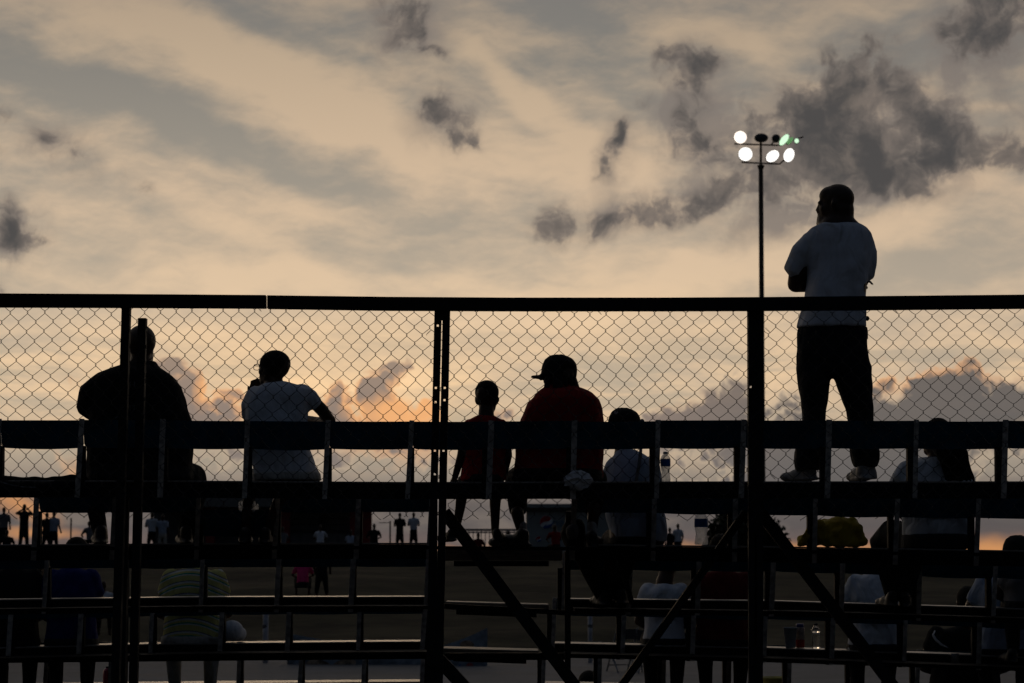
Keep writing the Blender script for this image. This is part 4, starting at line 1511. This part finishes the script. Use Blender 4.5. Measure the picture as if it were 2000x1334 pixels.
def bottle(loc, h, r, label, cat, kind):
    o = thing('bottle', loc, label, cat)
    if kind in ('blue', 'blue2'):
        prof = [(.0, .0), (.9 * r, .0), (r, .03 * h), (r, .10 * h), (.93 * r, .20 * h), (.80 * r, .32 * h), (.95 * r, .46 * h), (r, .52 * h), (r, .80 * h), (.80 * r, .88 * h), (.42 * r, .95 * h), (.40 * r, h)]
        MB().add(lathe(loc + Vector((0, 0, .001)), prof)).link('bottle_wall', M['thin'], o, smooth=True)
        MB().add(lathe(loc, [(1.02 * r, .54 * h), (1.03 * r, .55 * h), (1.03 * r, .78 * h), (1.02 * r, .79 * h)])).link('label', M['label'], o, smooth=True)
        MB().add(lathe(loc, [(.45 * r, .955 * h), (.46 * r, .96 * h), (.46 * r, 1.03 * h), (.40 * r, 1.04 * h)])).link('cap', M['cappl'], o, smooth=True)
    elif kind == 'red':
        prof = [(.0, .0), (.9 * r, .0), (r, .03 * h), (r, .36 * h), (r, .72 * h), (.85 * r, .82 * h)]
        MB().add(lathe(loc + Vector((0, 0, .001)), prof)).link('bottle_wall', M['juice'], o, smooth=True)
        MB().add(lathe(loc, [(1.02 * r, .34 * h), (1.03 * r, .35 * h), (1.03 * r, .80 * h), (.9 * r, .86 * h)])).link('label', M['creampl'], o, smooth=True)
        MB().add(lathe(loc, [(.88 * r, .83 * h), (.9 * r, .84 * h), (.88 * r, .97 * h), (.80 * r, h)])).link('cap', M['bluepl'], o, smooth=True)
    elif kind == 'ribbed':
        prof = [(.0, .0), (.9 * r, 0)]
        for i in range(9):
            prof += [(r, (.05 + .065 * i) * h), (.86 * r, (.083 + .065 * i) * h)]
        prof += [(r, .66 * h), (.95 * r, .74 * h), (.6 * r, .86 * h), (.38 * r, .90 * h), (.38 * r, .95 * h)]
        MB().add(lathe(loc + Vector((0, 0, .001)), prof)).link('bottle_wall', M['plastic'], o, smooth=True)
        MB().add(lathe(loc, [(.44 * r, .93 * h), (.46 * r, .935 * h), (.46 * r, 1.0 * h), (.42 * r, 1.01 * h)])).link('cap', M['dark'], o, smooth=True)
    else:
        prof = [(.0, .0), (.9 * r, 0), (r, .04 * h), (r, .72 * h), (.75 * r, .84 * h), (.38 * r, .90 * h), (.38 * r, .95 * h)]
        MB().add(lathe(loc + Vector((0, 0, .001)), prof)).link('bottle_wall', M['pinkpl'], o, smooth=True)
        MB().add(lathe(loc, [(.44 * r, .92 * h), (.44 * r, 1.0 * h), (.4 * r, 1.01 * h)])).link('cap', M['dark'], o, smooth=True)
    return o


bottle(on_seat(0, 1300, .10), .170, .029, 'clear water bottle with blue label standing on the top row seat', 'water bottle', 'blue')
bottle(on_seat(1, 1370, .10), .205, .042, 'larger water bottle with blue label standing on the second row seat', 'water bottle', 'blue2')
bottle(on_seat(3, 1563, .12), .165, .031, 'red drink bottle with blue lid standing beside a foam cup', 'drink bottle', 'red')
bottle(on_seat(3, 1594, .08), .172, .030, 'clear ribbed water bottle glinting beside the red drink', 'water bottle', 'ribbed')
bottle(on_seat(4, 210, .12), .12, .035, 'small pink bottle standing low down at left beside the fence post', 'bottle', 'pink')

c = on_seat(3, 1544, .05)
cup = MB().add(lathe(c, [(.0, .001), (.032, .001), (.034, .01), (.046, .132), (.049, .134), (.049, .141), (.045, .141), (.043, .132), (.031, .012), (0, .011)], 20)).link('cup', M['foam'], smooth=True)
tag(cup, 'grey foam cup standing on the seat beside the red drink bottle', 'cup')

t = thing('bag', on_seat(1, 1625, .10), 'yellow nylon jacket bundled up on the second row seat', 'jacket')
pr = Person.__new__(Person)
pr.d = ROWD[1] + .12
pr.o = t
pr.put('cloth', [pr.rings([(1012, 1612, 1664, .05), (1020, 1596, 1674, .09), (1034, 1576, 1684, .12), (1050, 1560, 1690, .14), (1066, 1556, 1692, .14)], 2.0),
                 pr.limb([(1600, 1022, -.08, 8), (1578, 1042, -.12, 9), (1566, 1060, -.12, 8)]), pr.limb([(1664, 1016, -.02, 8), (1676, 1034, -.08, 9), (1688, 1060, -.10, 8)])], 'yellow', .007, lumps=.020, lscale=17)
t.name = 'jacket'

t = thing('coat', on_seat(0, 80, .08), 'dark coat laid flat along the top row seat at the far left', 'coat')
pr.d, pr.o = ROWD[0] + .06, t
pr.put('cloth', [pr.limb([(-60, 936, .05, 13), (20, 941, -.02, 11), (90, 941, 0, 9), (140, 936, .02, 10), (172, 938, .05, 8)]),
                 pr.limb([(-40, 948, -.08, 16), (40, 956, -.09, 15), (120, 950, -.08, 11), (168, 944, -.03, 6)])], 'black', .008, lumps=.010, lscale=12)
MB().add(tube([pr.Q(x, y, -.19) for x, y in ((-20, 936), (0, 941), (20, 947), (45, 951), (70, 952))], .003, 5)).link('seam', M['print'], t)

t = thing('paper_bag', on_seat(0, 1130, -.03), 'crumpled white paper bag tucked behind a seat support on the top row', 'paper bag')
pr.d, pr.o = ROWD[0] - .08, t
vs, fs = ell(pr.Q(1130, 938), (.080, .035, .052), None, 16, 9)
rr = random.Random(12)
vs = [v + Vector((rr.uniform(-.016, .016), rr.uniform(-.012, .012), rr.uniform(-.013, .013))) for v in vs]
MB().add((vs, fs)).link('crumpled_sheet', M['paper'], t)

t = thing('plastic_bag', on_seat(1, 485, -.05), 'crumpled clear plastic bag resting on the dropped blue seat back', 'plastic bag')
pr.d, pr.o = ROWD[1] - .02, t
vs, fs = ell(pr.Q(485, 990), (.055, .03, .042), None, 14, 8)
vs = [v + Vector((rr.uniform(-.014, .014), rr.uniform(-.012, .012), rr.uniform(-.012, .012))) for v in vs]
MB().add((vs, fs)).link('crumpled_film', M['thin'], t)

t = thing('backpack', P(1118, 1068, ROWD[1] - .1), 'grey and black backpack standing in the aisle beside the second row', 'backpack')
pr.d, pr.o = ROWD[1] + .05, t
pr.put('pack', [pr.rings([(1014, 1112, 1136, .05), (1024, 1100, 1142, .09), (1042, 1094, 1144, .11), (1060, 1100, 1144, .11), (1068, 1104, 1144, .10)])], 'black', .009)
pr.put('front_pocket', [pr.rings([(1024, 1112, 1128, .03, -.09), (1032, 1105, 1130, .05, -.09), (1044, 1105, 1130, .05, -.09), (1054, 1110, 1128, .03, -.09)])], 'strap', .008)

o = thing('bucket', on_seat(5, 1515, .02) , 'yellow plastic bucket with flared rim and a black mark, low at right', 'bucket')
bc = on_seat(5, 1515, .12)
o.location = bc
MB().add(lathe(bc, [(0, .002), (.075, .002), (.078, .01), (.098, .30), (.118, .335), (.121, .345), (.115, .345), (.094, .30), (.072, .014), (0, .012)], 24)).link('bucket_wall', M['bucket'], o, smooth=True)
text_mesh('0', .10, M['ink'], 'painted_mark', o, bc + Vector((-.015, -.104, .255)), (math.pi / 2 - .06, 0, 0), .002)
o = tag(MB().add(lathe(on_seat(3, 1862, .03) + Vector((0, -.04, -.06)), [(0, 0), (.028, 0), (.031, .008), (.031, .06), (.027, .066), (0, .066)], 18)).link('can', M['alu'], smooth=True), 'small shiny drinks can on the seat edge beside the striped jacket', 'can')

# ------------------------------------------------------------------ floodlight
LD = 95.0
base = P(1484, 900, LD)
fl = thing('floodlight', (base.x, LD, ground_z(LD)), 'tall floodlight mast with two crossbars of round lamps, some lit', 'floodlight')
px = lambda v: v * LD / FPX
top = P(1486, 268, LD)
col = P(1486, 322, LD)
foot = Vector((P(1484, 580, LD).x, LD, ground_z(LD)))
MB().add(tube([foot, col], [px(5.6), px(4.6)], 14)).link('pole', M['pole'], fl, smooth=True)
MB().add(tube([col - Vector((0, 0, .1)), top], [px(2.4), px(2.2)], 10)).link('mast', M['pole'], fl, smooth=True)
MB().add(tube([P(1486, 330, LD), P(1486, 324, LD)], [px(5), px(7.5)], 14)).link('collar', M['pole'], fl)
MB().add(bar(P(1434, 281, LD), P(1527, 284, LD), px(2.6), px(2.6))).link('crossbar', M['pole'], fl)
MB().add(bar(P(1448, 317, LD), P(1524, 320.5, LD), px(2.6), px(2.6))).link('crossbar', M['pole'], fl)
MB().add(bar(P(1524, 283, LD), P(1569, 267, LD), px(2.0), px(2.6))).link('crossbar', M['pole'], fl)


def lamp(x, y, rx, ry, tilt, m, barx, bary, off=False):
    c = P(x, y, LD - .35)
    r3 = (px(rx), .06, px(ry))
    rot = (0, math.radians(tilt), 0)
    shell = MB()
    e = Euler(rot).to_matrix()
    rings = []
    for i, (sc, dy) in enumerate(((1.06, .02), (1.06, .10), (.85, .30), (.5, .46), (.28, .5))):
        rings.append([c + e @ Vector((r3[0] * sc * math.cos(a), dy, r3[2] * sc * math.sin(a))) for a in [2 * math.pi * k / 16 for k in range(16)]])
    vs = [v for r in rings for v in r]
    fs = [(i * 16 + k, i * 16 + (k + 1) % 16, (i + 1) * 16 + (k + 1) % 16, (i + 1) * 16 + k) for i in range(4) for k in range(16)]
    fs += [tuple(range(16)), tuple(64 + k for k in range(16))]
    shell.add((vs, fs))
    shell.add(bar(c + Vector((0, .35, 0)), P(barx, bary, LD), .07, .07))
    sh = shell.link('lamp_head', M['pole'], fl, smooth=False)
    ln = MB().add(ell(c, r3, rot, 20, 10)).link('lens', M[m], None, smooth=True)
    ln.parent = sh


for a in ((1446, 268, 12.5, 12.5, 0, 'lampwarm', 1447, 281), (1456, 301, 13.5, 13.5, 0, 'lampwhite', 1456, 317), (1509, 305, 14, 10, -38, 'lampwhite', 1506, 319),
          (1541, 303, 10, 14, 20, 'lampwhite', 1523, 320), (1531.5, 273, 6, 13.5, 38, 'lampgreen', 1524, 283), (1543, 275, 4, 9, 40, 'lampdim', 1536, 279), (1556, 275, 4.3, 4.6, 0, 'lampgreen', 1556, 272),
          (1487, 269, 13, 8.5, 0, 'lampoff', 1487, 282), (1516, 270, 8, 8, 30, 'lampoff', 1506, 283)):
    lamp(*a)

# ------------------------------------------------------------------ far bank: pavilion, kiosk, people
def fpix(d):
    return d / FPX


def far_thing(name, x, d, label, cat, group=None):
    q = P(x, 1062, d)
    return thing(name, (q.x, d, ground_z(d)), label, cat, group)


PD = 96.0
pav = far_thing('pavilion', 555, PD, 'low dark pavilion with red columns and grey shutters on the far bank', 'pavilion')
gz = ground_z(PD)


def wallbox(x0, y0, x1, y1, d, depth, name, m, parent, tobase=False):
    a, b = P(x0, y0, d), P(x1, y1, d)
    z1, z0 = max(a.z, b.z), min(a.z, b.z)
    if tobase:
        z0 = ground_z(d) - .02
    return MB().add(box(((a.x + b.x) / 2, d + depth / 2, (z0 + z1) / 2), (abs(b.x - a.x), depth, z1 - z0))).link(name, M[m], parent)


wallbox(300, 990, 722, 1075, PD + 1.2, .2, 'wall', 'wall', pav, True)
wallbox(288, 958, 734, 990, PD - 1.4, 4.4, 'roof', 'kioskroof', pav)
for x0, x1 in ((400, 470), (480, 545), (566, 622), (636, 688)):
    for i in range(3):
        y = 1003 + i * 11.5
        wallbox(x0, y, x1, y + 9, PD + 1.05, .1, 'shutter', 'shutter', pav)
wallbox(566, 1042, 722, 1075, PD + .7, .3, 'counter', 'shutter', pav, True)
wallbox(300, 1044, 545, 1075, PD + .7, .3, 'counter', 'wall', pav, True)
for x in (388, 410, 557, 692, 717):
    wallbox(x - 8, 989, x + 8, 1075, PD - .9, .35, 'column', 'redpost', pav, True)

KD = 84.0
ki = far_thing('kiosk', 1100, KD, 'pale drinks kiosk with red, white and blue globe emblem on its side', 'kiosk')
wallbox(1028, 992, 1200, 1075, KD, 2.2, 'wall', 'kiosk', ki, True)
wallbox(1018, 984, 1210, 991.5, KD - .3, 2.8, 'roof', 'kiosk', ki)
wallbox(1026, 996, 1202, 1000, KD - .05, .045, 'trim', 'kioskroof', ki)


def disc(c, r, y, name, m, parent, fn=None, n=28):
    pts = [(r * math.cos(2 * math.pi * i / n), r * math.sin(2 * math.pi * i / n)) for i in range(n)]
    if fn:
        pts = fn(r)
    vs = [c + Vector((a, y, b)) for a, b in pts] + [c + Vector((a, y + .012, b)) for a, b in pts]
    m_ = len(pts)
    fs = [tuple(range(m_)), tuple(range(m_, 2 * m_))[::-1]] + [(i, (i + 1) % m_, m_ + (i + 1) % m_, m_ + i) for i in range(m_)]
    return MB().add((vs, fs)).link(name, M[m], parent)


def capshape(side, rot=-.55):
    def fn(r):
        out = []
        r *= .96
        for i in range(15):
            a = (.12 + (math.pi - .24) * i / 14) if side > 0 else (math.pi + .42 + (math.pi - .84) * i / 14)
            out.append((r * math.cos(a), r * math.sin(a)))
        a, b = out[-1], out[0]
        for i in range(1, 8):
            t = i / 8
            x = a[0] + (b[0] - a[0]) * t
            y = a[1] + (b[1] - a[1]) * t + r * (.16 * math.sin(2 * math.pi * t) * side + (.0 if side > 0 else -.05))
            out.append((x, y))
        c_, s_ = math.cos(rot), math.sin(rot)
        c_, s_ = math.cos(-rot), math.sin(-rot)
        return [(x * c_ - y * s_, x * s_ + y * c_) for x, y in out]
    return fn


for (x, y, r) in ((1067, 1020, 13), (1052, 1053, 5.4)):
    c = P(x, y, KD)
    R_ = r * fpix(KD)
    disc(c, R_, -.030, 'emblem_field', 'logowhite', ki)
    disc(c, R_, -.046, 'emblem_top', 'logored', ki, capshape(1))
    disc(c, R_, -.046, 'emblem_base', 'logoblue', ki, capshape(-1))
text_mesh('pepsi', .52, M['lettering'], 'lettering', ki, P(1104, 1021, KD) + Vector((0, -.02, 0)), (math.pi / 2, 0, 0), .012)

# metal crowd barrier
BD = 88.0
br = far_thing('crowd_barrier', 960, BD, 'grey metal crowd barrier on the far bank left of the kiosk', 'barrier')
for x in range(908, 1012, 8):
    MB().add(bar(P(x, 1036, BD), P(x, 1076, BD), .035, .035)).link('bar', M['shutter'], br)
for y in (1035, 1040, 1072):
    MB().add(bar(P(905, y, BD), P(1014, y, BD), .06 if y != 1035 else .10, .05)).link('rail', M['shutter'], br)

rp = far_thing('pole', 138, 92, 'thin dark pole standing on the far bank at left', 'pole')
MB().add(tube([Vector((rp.location.x, 92, rp.location.z - .02)), P(139, 1012, 92)], [.04, .035], 8)).link('shaft', M['pole'], rp)
rp = far_thing('pole', 762, 92, 'thin dark pole with cross arm between pavilion and two standing men', 'pole')
MB().add(tube([Vector((rp.location.x, 92, rp.location.z - .02)), P(762, 1018, 92)], [.04, .035], 8)).link('shaft', M['pole'], rp)
MB().add(bar(P(740, 1021, 92), P(762, 1021, 92), .03, .03)).link('arm', M['pole'], rp)


def far_person(x, topy, d, pose, shirt, trous, label, yaw=0.0, group=None, h=1.74, hat=None):
    """small figure on the far bank; topy = photo line of the crown"""
    g0 = P(x, topy, d)
    gz_ = ground_z(d)
    rt = thing('person', (g0.x, d, gz_), label, 'person', group)
    zt = g0.z - gz_
    R = Matrix.Translation((g0.x, d, gz_)) @ Euler((0, 0, yaw)).to_matrix().to_4x4()
    k = h / 1.74
    sit = pose in ('sit', 'squat')
    hip = zt - (.84 * k if sit else .87 * k)
    hip = max(hip, .12)
    T = lambda pts, r, n=8: ([R @ v for v in tube([Vector(p) * 1.0 for p in pts], r, n)[0]], tube([Vector(p) for p in pts], r, n)[1])

    def E(c, r):
        vs, fs = ell(c, r, None, 10, 7)
        return [R @ v for v in vs], fs

    def L(rows):
        vs, fs = loft([(Vector(c), a, b) for c, a, b in rows], 14)
        return [R @ v for v in vs], fs
    sh = zt - .32 * k
    lean = .12 if sit else 0
    skin = [E((0, lean, zt - .115 * k), (.078 * k, .095 * k, .115 * k)), E((0, lean + .09, zt - .13 * k), (.02, .025, .025)), T([(0, lean - .02, zt - .18 * k), (0, lean - .03, sh)], .055 * k)]
    slv = []
    for s in (-1, 1):
        S0 = (s * .18 * k, lean, sh - .03)
        if pose == 'hands_face':
            el_, wr = (s * .34 * k, .09, sh - (.10 if s > 0 else .04)), (s * .07, .17, sh + .14)
        elif pose == 'folded':
            el_, wr = (s * .27 * k, .03, sh - .30), (-s * .06, .20, sh - .24)
        elif sit:
            el_, wr = (s * .30 * k, .22, sh - .26), (s * .12, .42, sh - .34)
        elif pose == 'one_up':
            el_, wr = (s * .30 * k, .05, sh - .27), ((s * .38, .16, sh - .05) if s > 0 else (s * .26, .12, sh - .5))
        else:
            el_, wr = (s * .235 * k, -.02 * s, sh - .29), (s * (.21 + .03 * s) * k, .09 + .06 * s, sh - .53)
        skin.append(T([S0, el_, wr], [.055, .045, .036]))
        skin.append(T([(0, lean - .03, sh), S0], [.055, .055]))
        skin.append(E(wr, (.045, .05, .06)))
        mid = tuple(a + (b - a) * .75 for a, b in zip(S0, el_))
        slv.append(T([S0, mid], [.068, .060]))
    for s in (-1, 1):
        if pose == 'sit':
            skin.append(T([(s * .11, .40, hip), (s * .14, .42, .08)], [.06, .045]))
            skin.append(E((s * .14, .48, .05), (.05, .12, .05)))
        elif pose == 'squat':
            skin.append(T([(s * .2, .42, .45), (s * .18, .25, .06)], [.06, .045]))
            skin.append(E((s * .18, .32, .04), (.05, .12, .045)))
        else:
            skin.append(T([(s * .13, 0, .35), (s * .15, .0, .05)], [.05, .045]))
            skin.append(E((s * .15, .06, .05), (.05, .13, .05)))
    skin.append(T([(0, lean - .03, sh + .02), (0, lean * .4, (hip + sh) / 2), (0, 0, hip)], [.07, .09, .09]))
    for s in (-1, 1):
        lp = {'sit': [(0, 0, hip), (s * .11, .40, hip)], 'squat': [(0, 0, hip), (s * .2, .42, .45)]}.get(pose, [(0, 0, hip), (s * .13, 0, .35)])
        skin.append(T(lp, [.06, .055]))
    fuse('body', skin, M['skin'], rt, .028, 2)
    fuse('shirt', [L([((0, lean * .0, hip), .17 * k, .12), ((0, lean * .4, (hip + sh) / 2), .165 * k, .115), ((0, lean, sh - .05), .19 * k, .12), ((0, lean, sh + .02), .15 * k, .09), ((0, lean, sh + .06), .07 * k, .06)])] + slv, M[shirt], rt, .028, 2)
    tr = [L([((0, 0, hip - .10), .16 * k, .13), ((0, 0, hip + .08), .17 * k, .125)])]
    for s in (-1, 1):
        if pose == 'sit':
            tr.append(T([(s * .09, 0, hip), (s * .12, .40, hip + .02), (s * .14, .42, .20)], [.09, .075, .06]))
        elif pose == 'squat':
            tr.append(T([(s * .09, 0, hip), (s * .20, .42, .45), (s * .19, .28, .2)], [.09, .075, .06]))
        else:
            tr.append(T([(s * .08, 0, hip), (s * .12, .01, hip * .5), (s * .15, 0, .12)], [.095, .078, .060]))
    fuse('trousers', tr, M[trous], rt, .028, 2)
    if hat:
        fuse('cap', [E((0, lean, zt - .05), (.09, .10, .06)), E((0, lean + .1, zt - .07), (.07, .07, .012))], M[hat], rt, .02, 1)
    return rt


for a in (
    (8, 990, 78, 'stand', 'strap', 'charcoal', 'person in grey shirt standing at the far left edge of the bank', .2),
    (14, 1034, 76, 'sit', 'black', 'black', 'dark person crouched low in front of the standing pair at far left', .3),
    (48, 984, 74, 'hands_face', 'black', 'charcoal', 'person in dark top with both elbows raised, against orange sky at left', .0),
    (92, 1000, 80, 'stand', 'charcoal', 'charcoal', 'person in dark clothes standing close beside one in pale blue shirt', .2),
    (106, 998, 80, 'stand', 'paleblue', 'charcoal', 'person in pale blue shirt standing right of the seat upright at left', -.2),
    (178, 1017, 82, 'sit', 'grey', 'black', 'person in grey top sitting and leaning forward on the bank at left', .8),
    (297, 1000, 84, 'folded', 'white2', 'charcoal', 'person in white shirt with folded arms in front of the pavilion end', .2),
    (318, 1004, 84, 'stand', 'paleblue', 'paleshorts', 'person in pale shirt and pale trousers in front of the pavilion end', .0),
    (366, 1001, 82, 'stand', 'yellow', 'charcoal', 'person in yellow shirt standing beside the broad man\'s trouser leg', .0),
    (626, 1025, 88, 'sit', 'white', 'charcoal', 'person in white shirt sitting in front of the pavilion counter', .1),
    (553, 1028, 88, 'sit', 'grey', 'charcoal', 'person in grey shirt sitting beside the middle red column', .3),
    (684, 1034, 90, 'sit', 'paleblue', 'black', 'person in dark blue-grey sitting right of the pavilion shutters', -.2),
    (731, 1022, 84, 'sit', 'black', 'black', 'person in black sitting in front of the end red column', .1),
    (781, 1001, 92, 'folded', 'black', 'black', 'man in black standing with arms folded beside one in white', .0),
    (808, 1000, 92, 'folded', 'white', 'charcoal', 'man in white shirt and dark trousers standing with arms folded', .0),
    (935, 1040, 84, 'sit', 'maroon', 'black', 'person in dark red sitting in front of the crowd barrier', .2),
    (990, 1036, 82, 'sit', 'black', 'black', 'person in black sitting between the boy and the man in red', -.4),
    (1086, 1024, 76, 'sit', 'red', 'black', 'person in red shirt sitting in front of the pale kiosk', .4),
    (1308, 1030, 90, 'stand', 'black', 'black', 'person in black standing beside one in white on the right bank', .2),
    (1324, 1022, 90, 'stand', 'white', 'charcoal', 'person in white standing left of the labelled water bottle', .3),
    (592, 1084, 57.5, 'squat', 'pink', 'charcoal', 'person in bright pink squatting on the grass slope', .1),
    (629, 1060, 57, 'stand', 'black', 'black', 'person in black standing astride on the grass slope beside the pink one', .1),
    (202, 1134, 50, 'sit', 'white2', 'black', 'person in pale vest sitting on the grass beyond the blue shirted man', .1),
):
    far_person(*a)

# ragged dark bush on the right of the bank
SD = 80.0
sb = far_thing('bush', 1462, SD, 'dark ragged bush standing on the far bank behind the right brace', 'bush')
rr = random.Random(21)
lf = MB()
tw_ = MB()
cen = P(1462, 1040, SD)
for i in range(120):
    a = rr.uniform(0, math.pi)
    u = rr.random() ** .6
    tip = Vector((cen.x + math.cos(a) * u * 1.45 - .12, SD + rr.uniform(-.8, .8), sb.location.z + .1 + math.sin(a) * u * 1.55))
    if i % 3 == 0:
        tw_.add(tube([Vector((cen.x + (tip.x - cen.x) * .12, SD, sb.location.z - .02)), (tip + Vector((cen.x, SD, sb.location.z))) / 2 + Vector((0, 0, .1)), tip], [.035, .02, .008], 5))
    for j in range(70):
        q = tip + Vector((rr.gauss(0, .17), rr.gauss(0, .2), rr.gauss(0, .15)))
        if q.z < sb.location.z:
            continue
        d1 = Vector((rr.uniform(-1, 1), rr.uniform(-1, 1), rr.uniform(-1, 1))).normalized()
        d2 = d1.cross(Vector((rr.uniform(-1, 1), .3, rr.uniform(-1, 1)))).normalized()
        L_ = rr.uniform(.10, .17)
        lf.v += [q - d1 * L_, q + d2 * L_ * .5, q + d1 * L_, q - d2 * L_ * .5]
        n = len(lf.v)
        lf.f.append((n - 4, n - 3, n - 2, n - 1))
lf.link('leaves', M['leaf'], sb, kind='stuff')
tw_.link('branches', M['bark'], sb, kind='stuff')

# ------------------------------------------------------------------ by the track: posts, banners, chairs
def banner(x0, x1, top_l, top_m, top_r, bot, d, label, shapes, sag=0):
    a = P(x0, 1300, d)
    o = thing('banner', ((P(x0, 1300, d).x + P(x1, 1300, d).x) / 2, d, 0), label, 'banner')
    N = 18
    vs, fs = [], []
    for i in range(N + 1):
        t = i / N
        x = x0 + (x1 - x0) * t
        yt = top_l * (1 - t) ** 2 + 2 * top_m * t * (1 - t) + top_r * t * t
        for j in range(7):
            s = j / 6
            p_ = P(x, yt + (bot - yt) * s, d)
            p_.y += .05 * math.sin(t * 9 + s * 3) * (.3 + s)
            vs.append(p_)
    for i in range(N):
        for j in range(6):
            q = i * 7 + j
            fs.append((q, q + 1, q + 8, q + 7))
    n = len(vs)
    vs += [v + Vector((0, .006, 0)) for v in vs]
    fs += [tuple(k + n for k in f)[::-1] for f in fs]
    MB().add((vs, fs)).link('cloth', M['bannercloth'], o, smooth=True)
    for (pts, m) in shapes:
        c = [P(x, y, d - .09) for x, y in pts]
        vs = c + [v + Vector((0, .012, 0)) for v in c]
        k = len(c)
        fs = [tuple(range(k)), tuple(range(k, 2 * k))[::-1]] + [(i, (i + 1) % k, k + (i + 1) % k, k + i) for i in range(k)]
        MB().add((vs, fs)).link('print', M[m], o)
    return o


def oval(cx, cy, rx, ry, rot=0, n=18):
    out = []
    for i in range(n):
        a = 2 * math.pi * i / n
        x, y = rx * math.cos(a), ry * math.sin(a)
        c_, s_ = math.cos(math.radians(rot)), math.sin(math.radians(rot))
        out.append((cx + x * c_ - y * s_, cy + x * s_ + y * c_))
    return out


banner(560, 842, 1236, 1268, 1254, 1352, 42.5, 'long faded blue-grey banner with tan and red prints, hung low beside the track', [
    (oval(622, 1302, 26, 14, 10), 'bannertan'), (oval(672, 1298, 24, 10, -12), 'bannertan'), ([(752, 1345), (758, 1318), (785, 1300), (812, 1304), (824, 1326), (822, 1345)], 'bannerred'), (oval(640, 1330, 60, 6, 2), 'wall')])
banner(860, 952, 1262, 1250, 1226, 1352, 42.0, 'narrow banner with peaked corner and red oval emblem between the aisle steps', [
    (oval(916, 1326, 13, 32, 4), 'bannerred'), ([(872, 1340), (884, 1312), (900, 1296), (896, 1320), (886, 1345)], 'logoblue'), (oval(912, 1259, 14, 8, 0), 'bannertan')])


def white_post(x, ytop, wpx, d, label):
    b_ = P(x, 1300, d)
    o = thing('marker_post', (b_.x, d, 0), label, 'post')
    MB().add(tube([Vector((b_.x, d, 0)), Vector((b_.x, d, P(x, ytop, d).z))], wpx * d / FPX / 2, 12)).link('shaft', M['postpaint'], o, smooth=True)
    for y in (1222, 1322):
        MB().add(tube([P(x, y, d) - Vector((0, 0, .02)), P(x, y, d) + Vector((0, 0, .02))], wpx * d / FPX / 2 + .008, 12)).link('band', M['wall'], o)
    return o


white_post(518, 1196, 11, 43, 'white post left of the long banner beside the track')
white_post(1153, 1196, 9, 43, 'white post right of the aisle beside the track')
o = thing('rope', (P(560, 1322, 43).x, 43, 0), 'thin dark rope strung low between the posts beside the track', 'rope')
MB().add(tube([P(-40, 1326, 43), P(300, 1324, 43), P(518, 1321, 43), P(850, 1325, 43), P(1153, 1322, 43), P(1600, 1328, 43)], .018, 5)).link('strand', M['dark'], o)
sh_ = P(486, 1300, 44)
o = tag(MB().add(box((sh_.x, 44, sh_.z), (.40, .03, .16), (0, .03, 0))).link('sheet', M['bluesheet']), 'small blue sheet hung beside the left white post', 'sheet')


def folding_chair(x, d, label, yaw):
    q = P(x, 1330, d)
    o = thing('folding_chair', (q.x, d, .02), label, 'chair', 'folding chairs beside the track')
    R = Matrix.Translation((q.x, d, .02)) @ Euler((0, 0, yaw)).to_matrix().to_4x4()

    def part(name, pcs, m):
        b = MB()
        for vs, fs in pcs:
            b.add(([R @ v for v in vs], fs))
        b.link(name, M[m], o)
    part('seat', [box((0, 0, .44), (.44, .42, .03))], 'dark')
    part('backrest', [box((0, -.22, .74), (.44, .025, .20))], 'dark')
    for s in (-1, 1):
        part('leg', [bar((s * .23, -.26, .86), (s * .23, .22, 0), .025, .025)], 'shutter')
        part('leg', [bar((s * .20, .18, .46), (s * .20, -.24, 0), .025, .025)], 'shutter')
    part('stretcher', [bar((-.23, .18, .12), (.23, .18, .12), .02, .02)], 'shutter')


folding_chair(1215, 40, 'dark folding chair on the track apron left of its twin', .4)
folding_chair(1272, 39.5, 'dark folding chair on the track apron right of its twin', -.3)

# someone sitting on the lowest row: only the back of the head shows
sitter('person with round dark head low in the frame right of the aisle', 5, 1150, 90, 1378, 'grey', 'charcoal', (1150, 1340, .02), .1, legs=False)
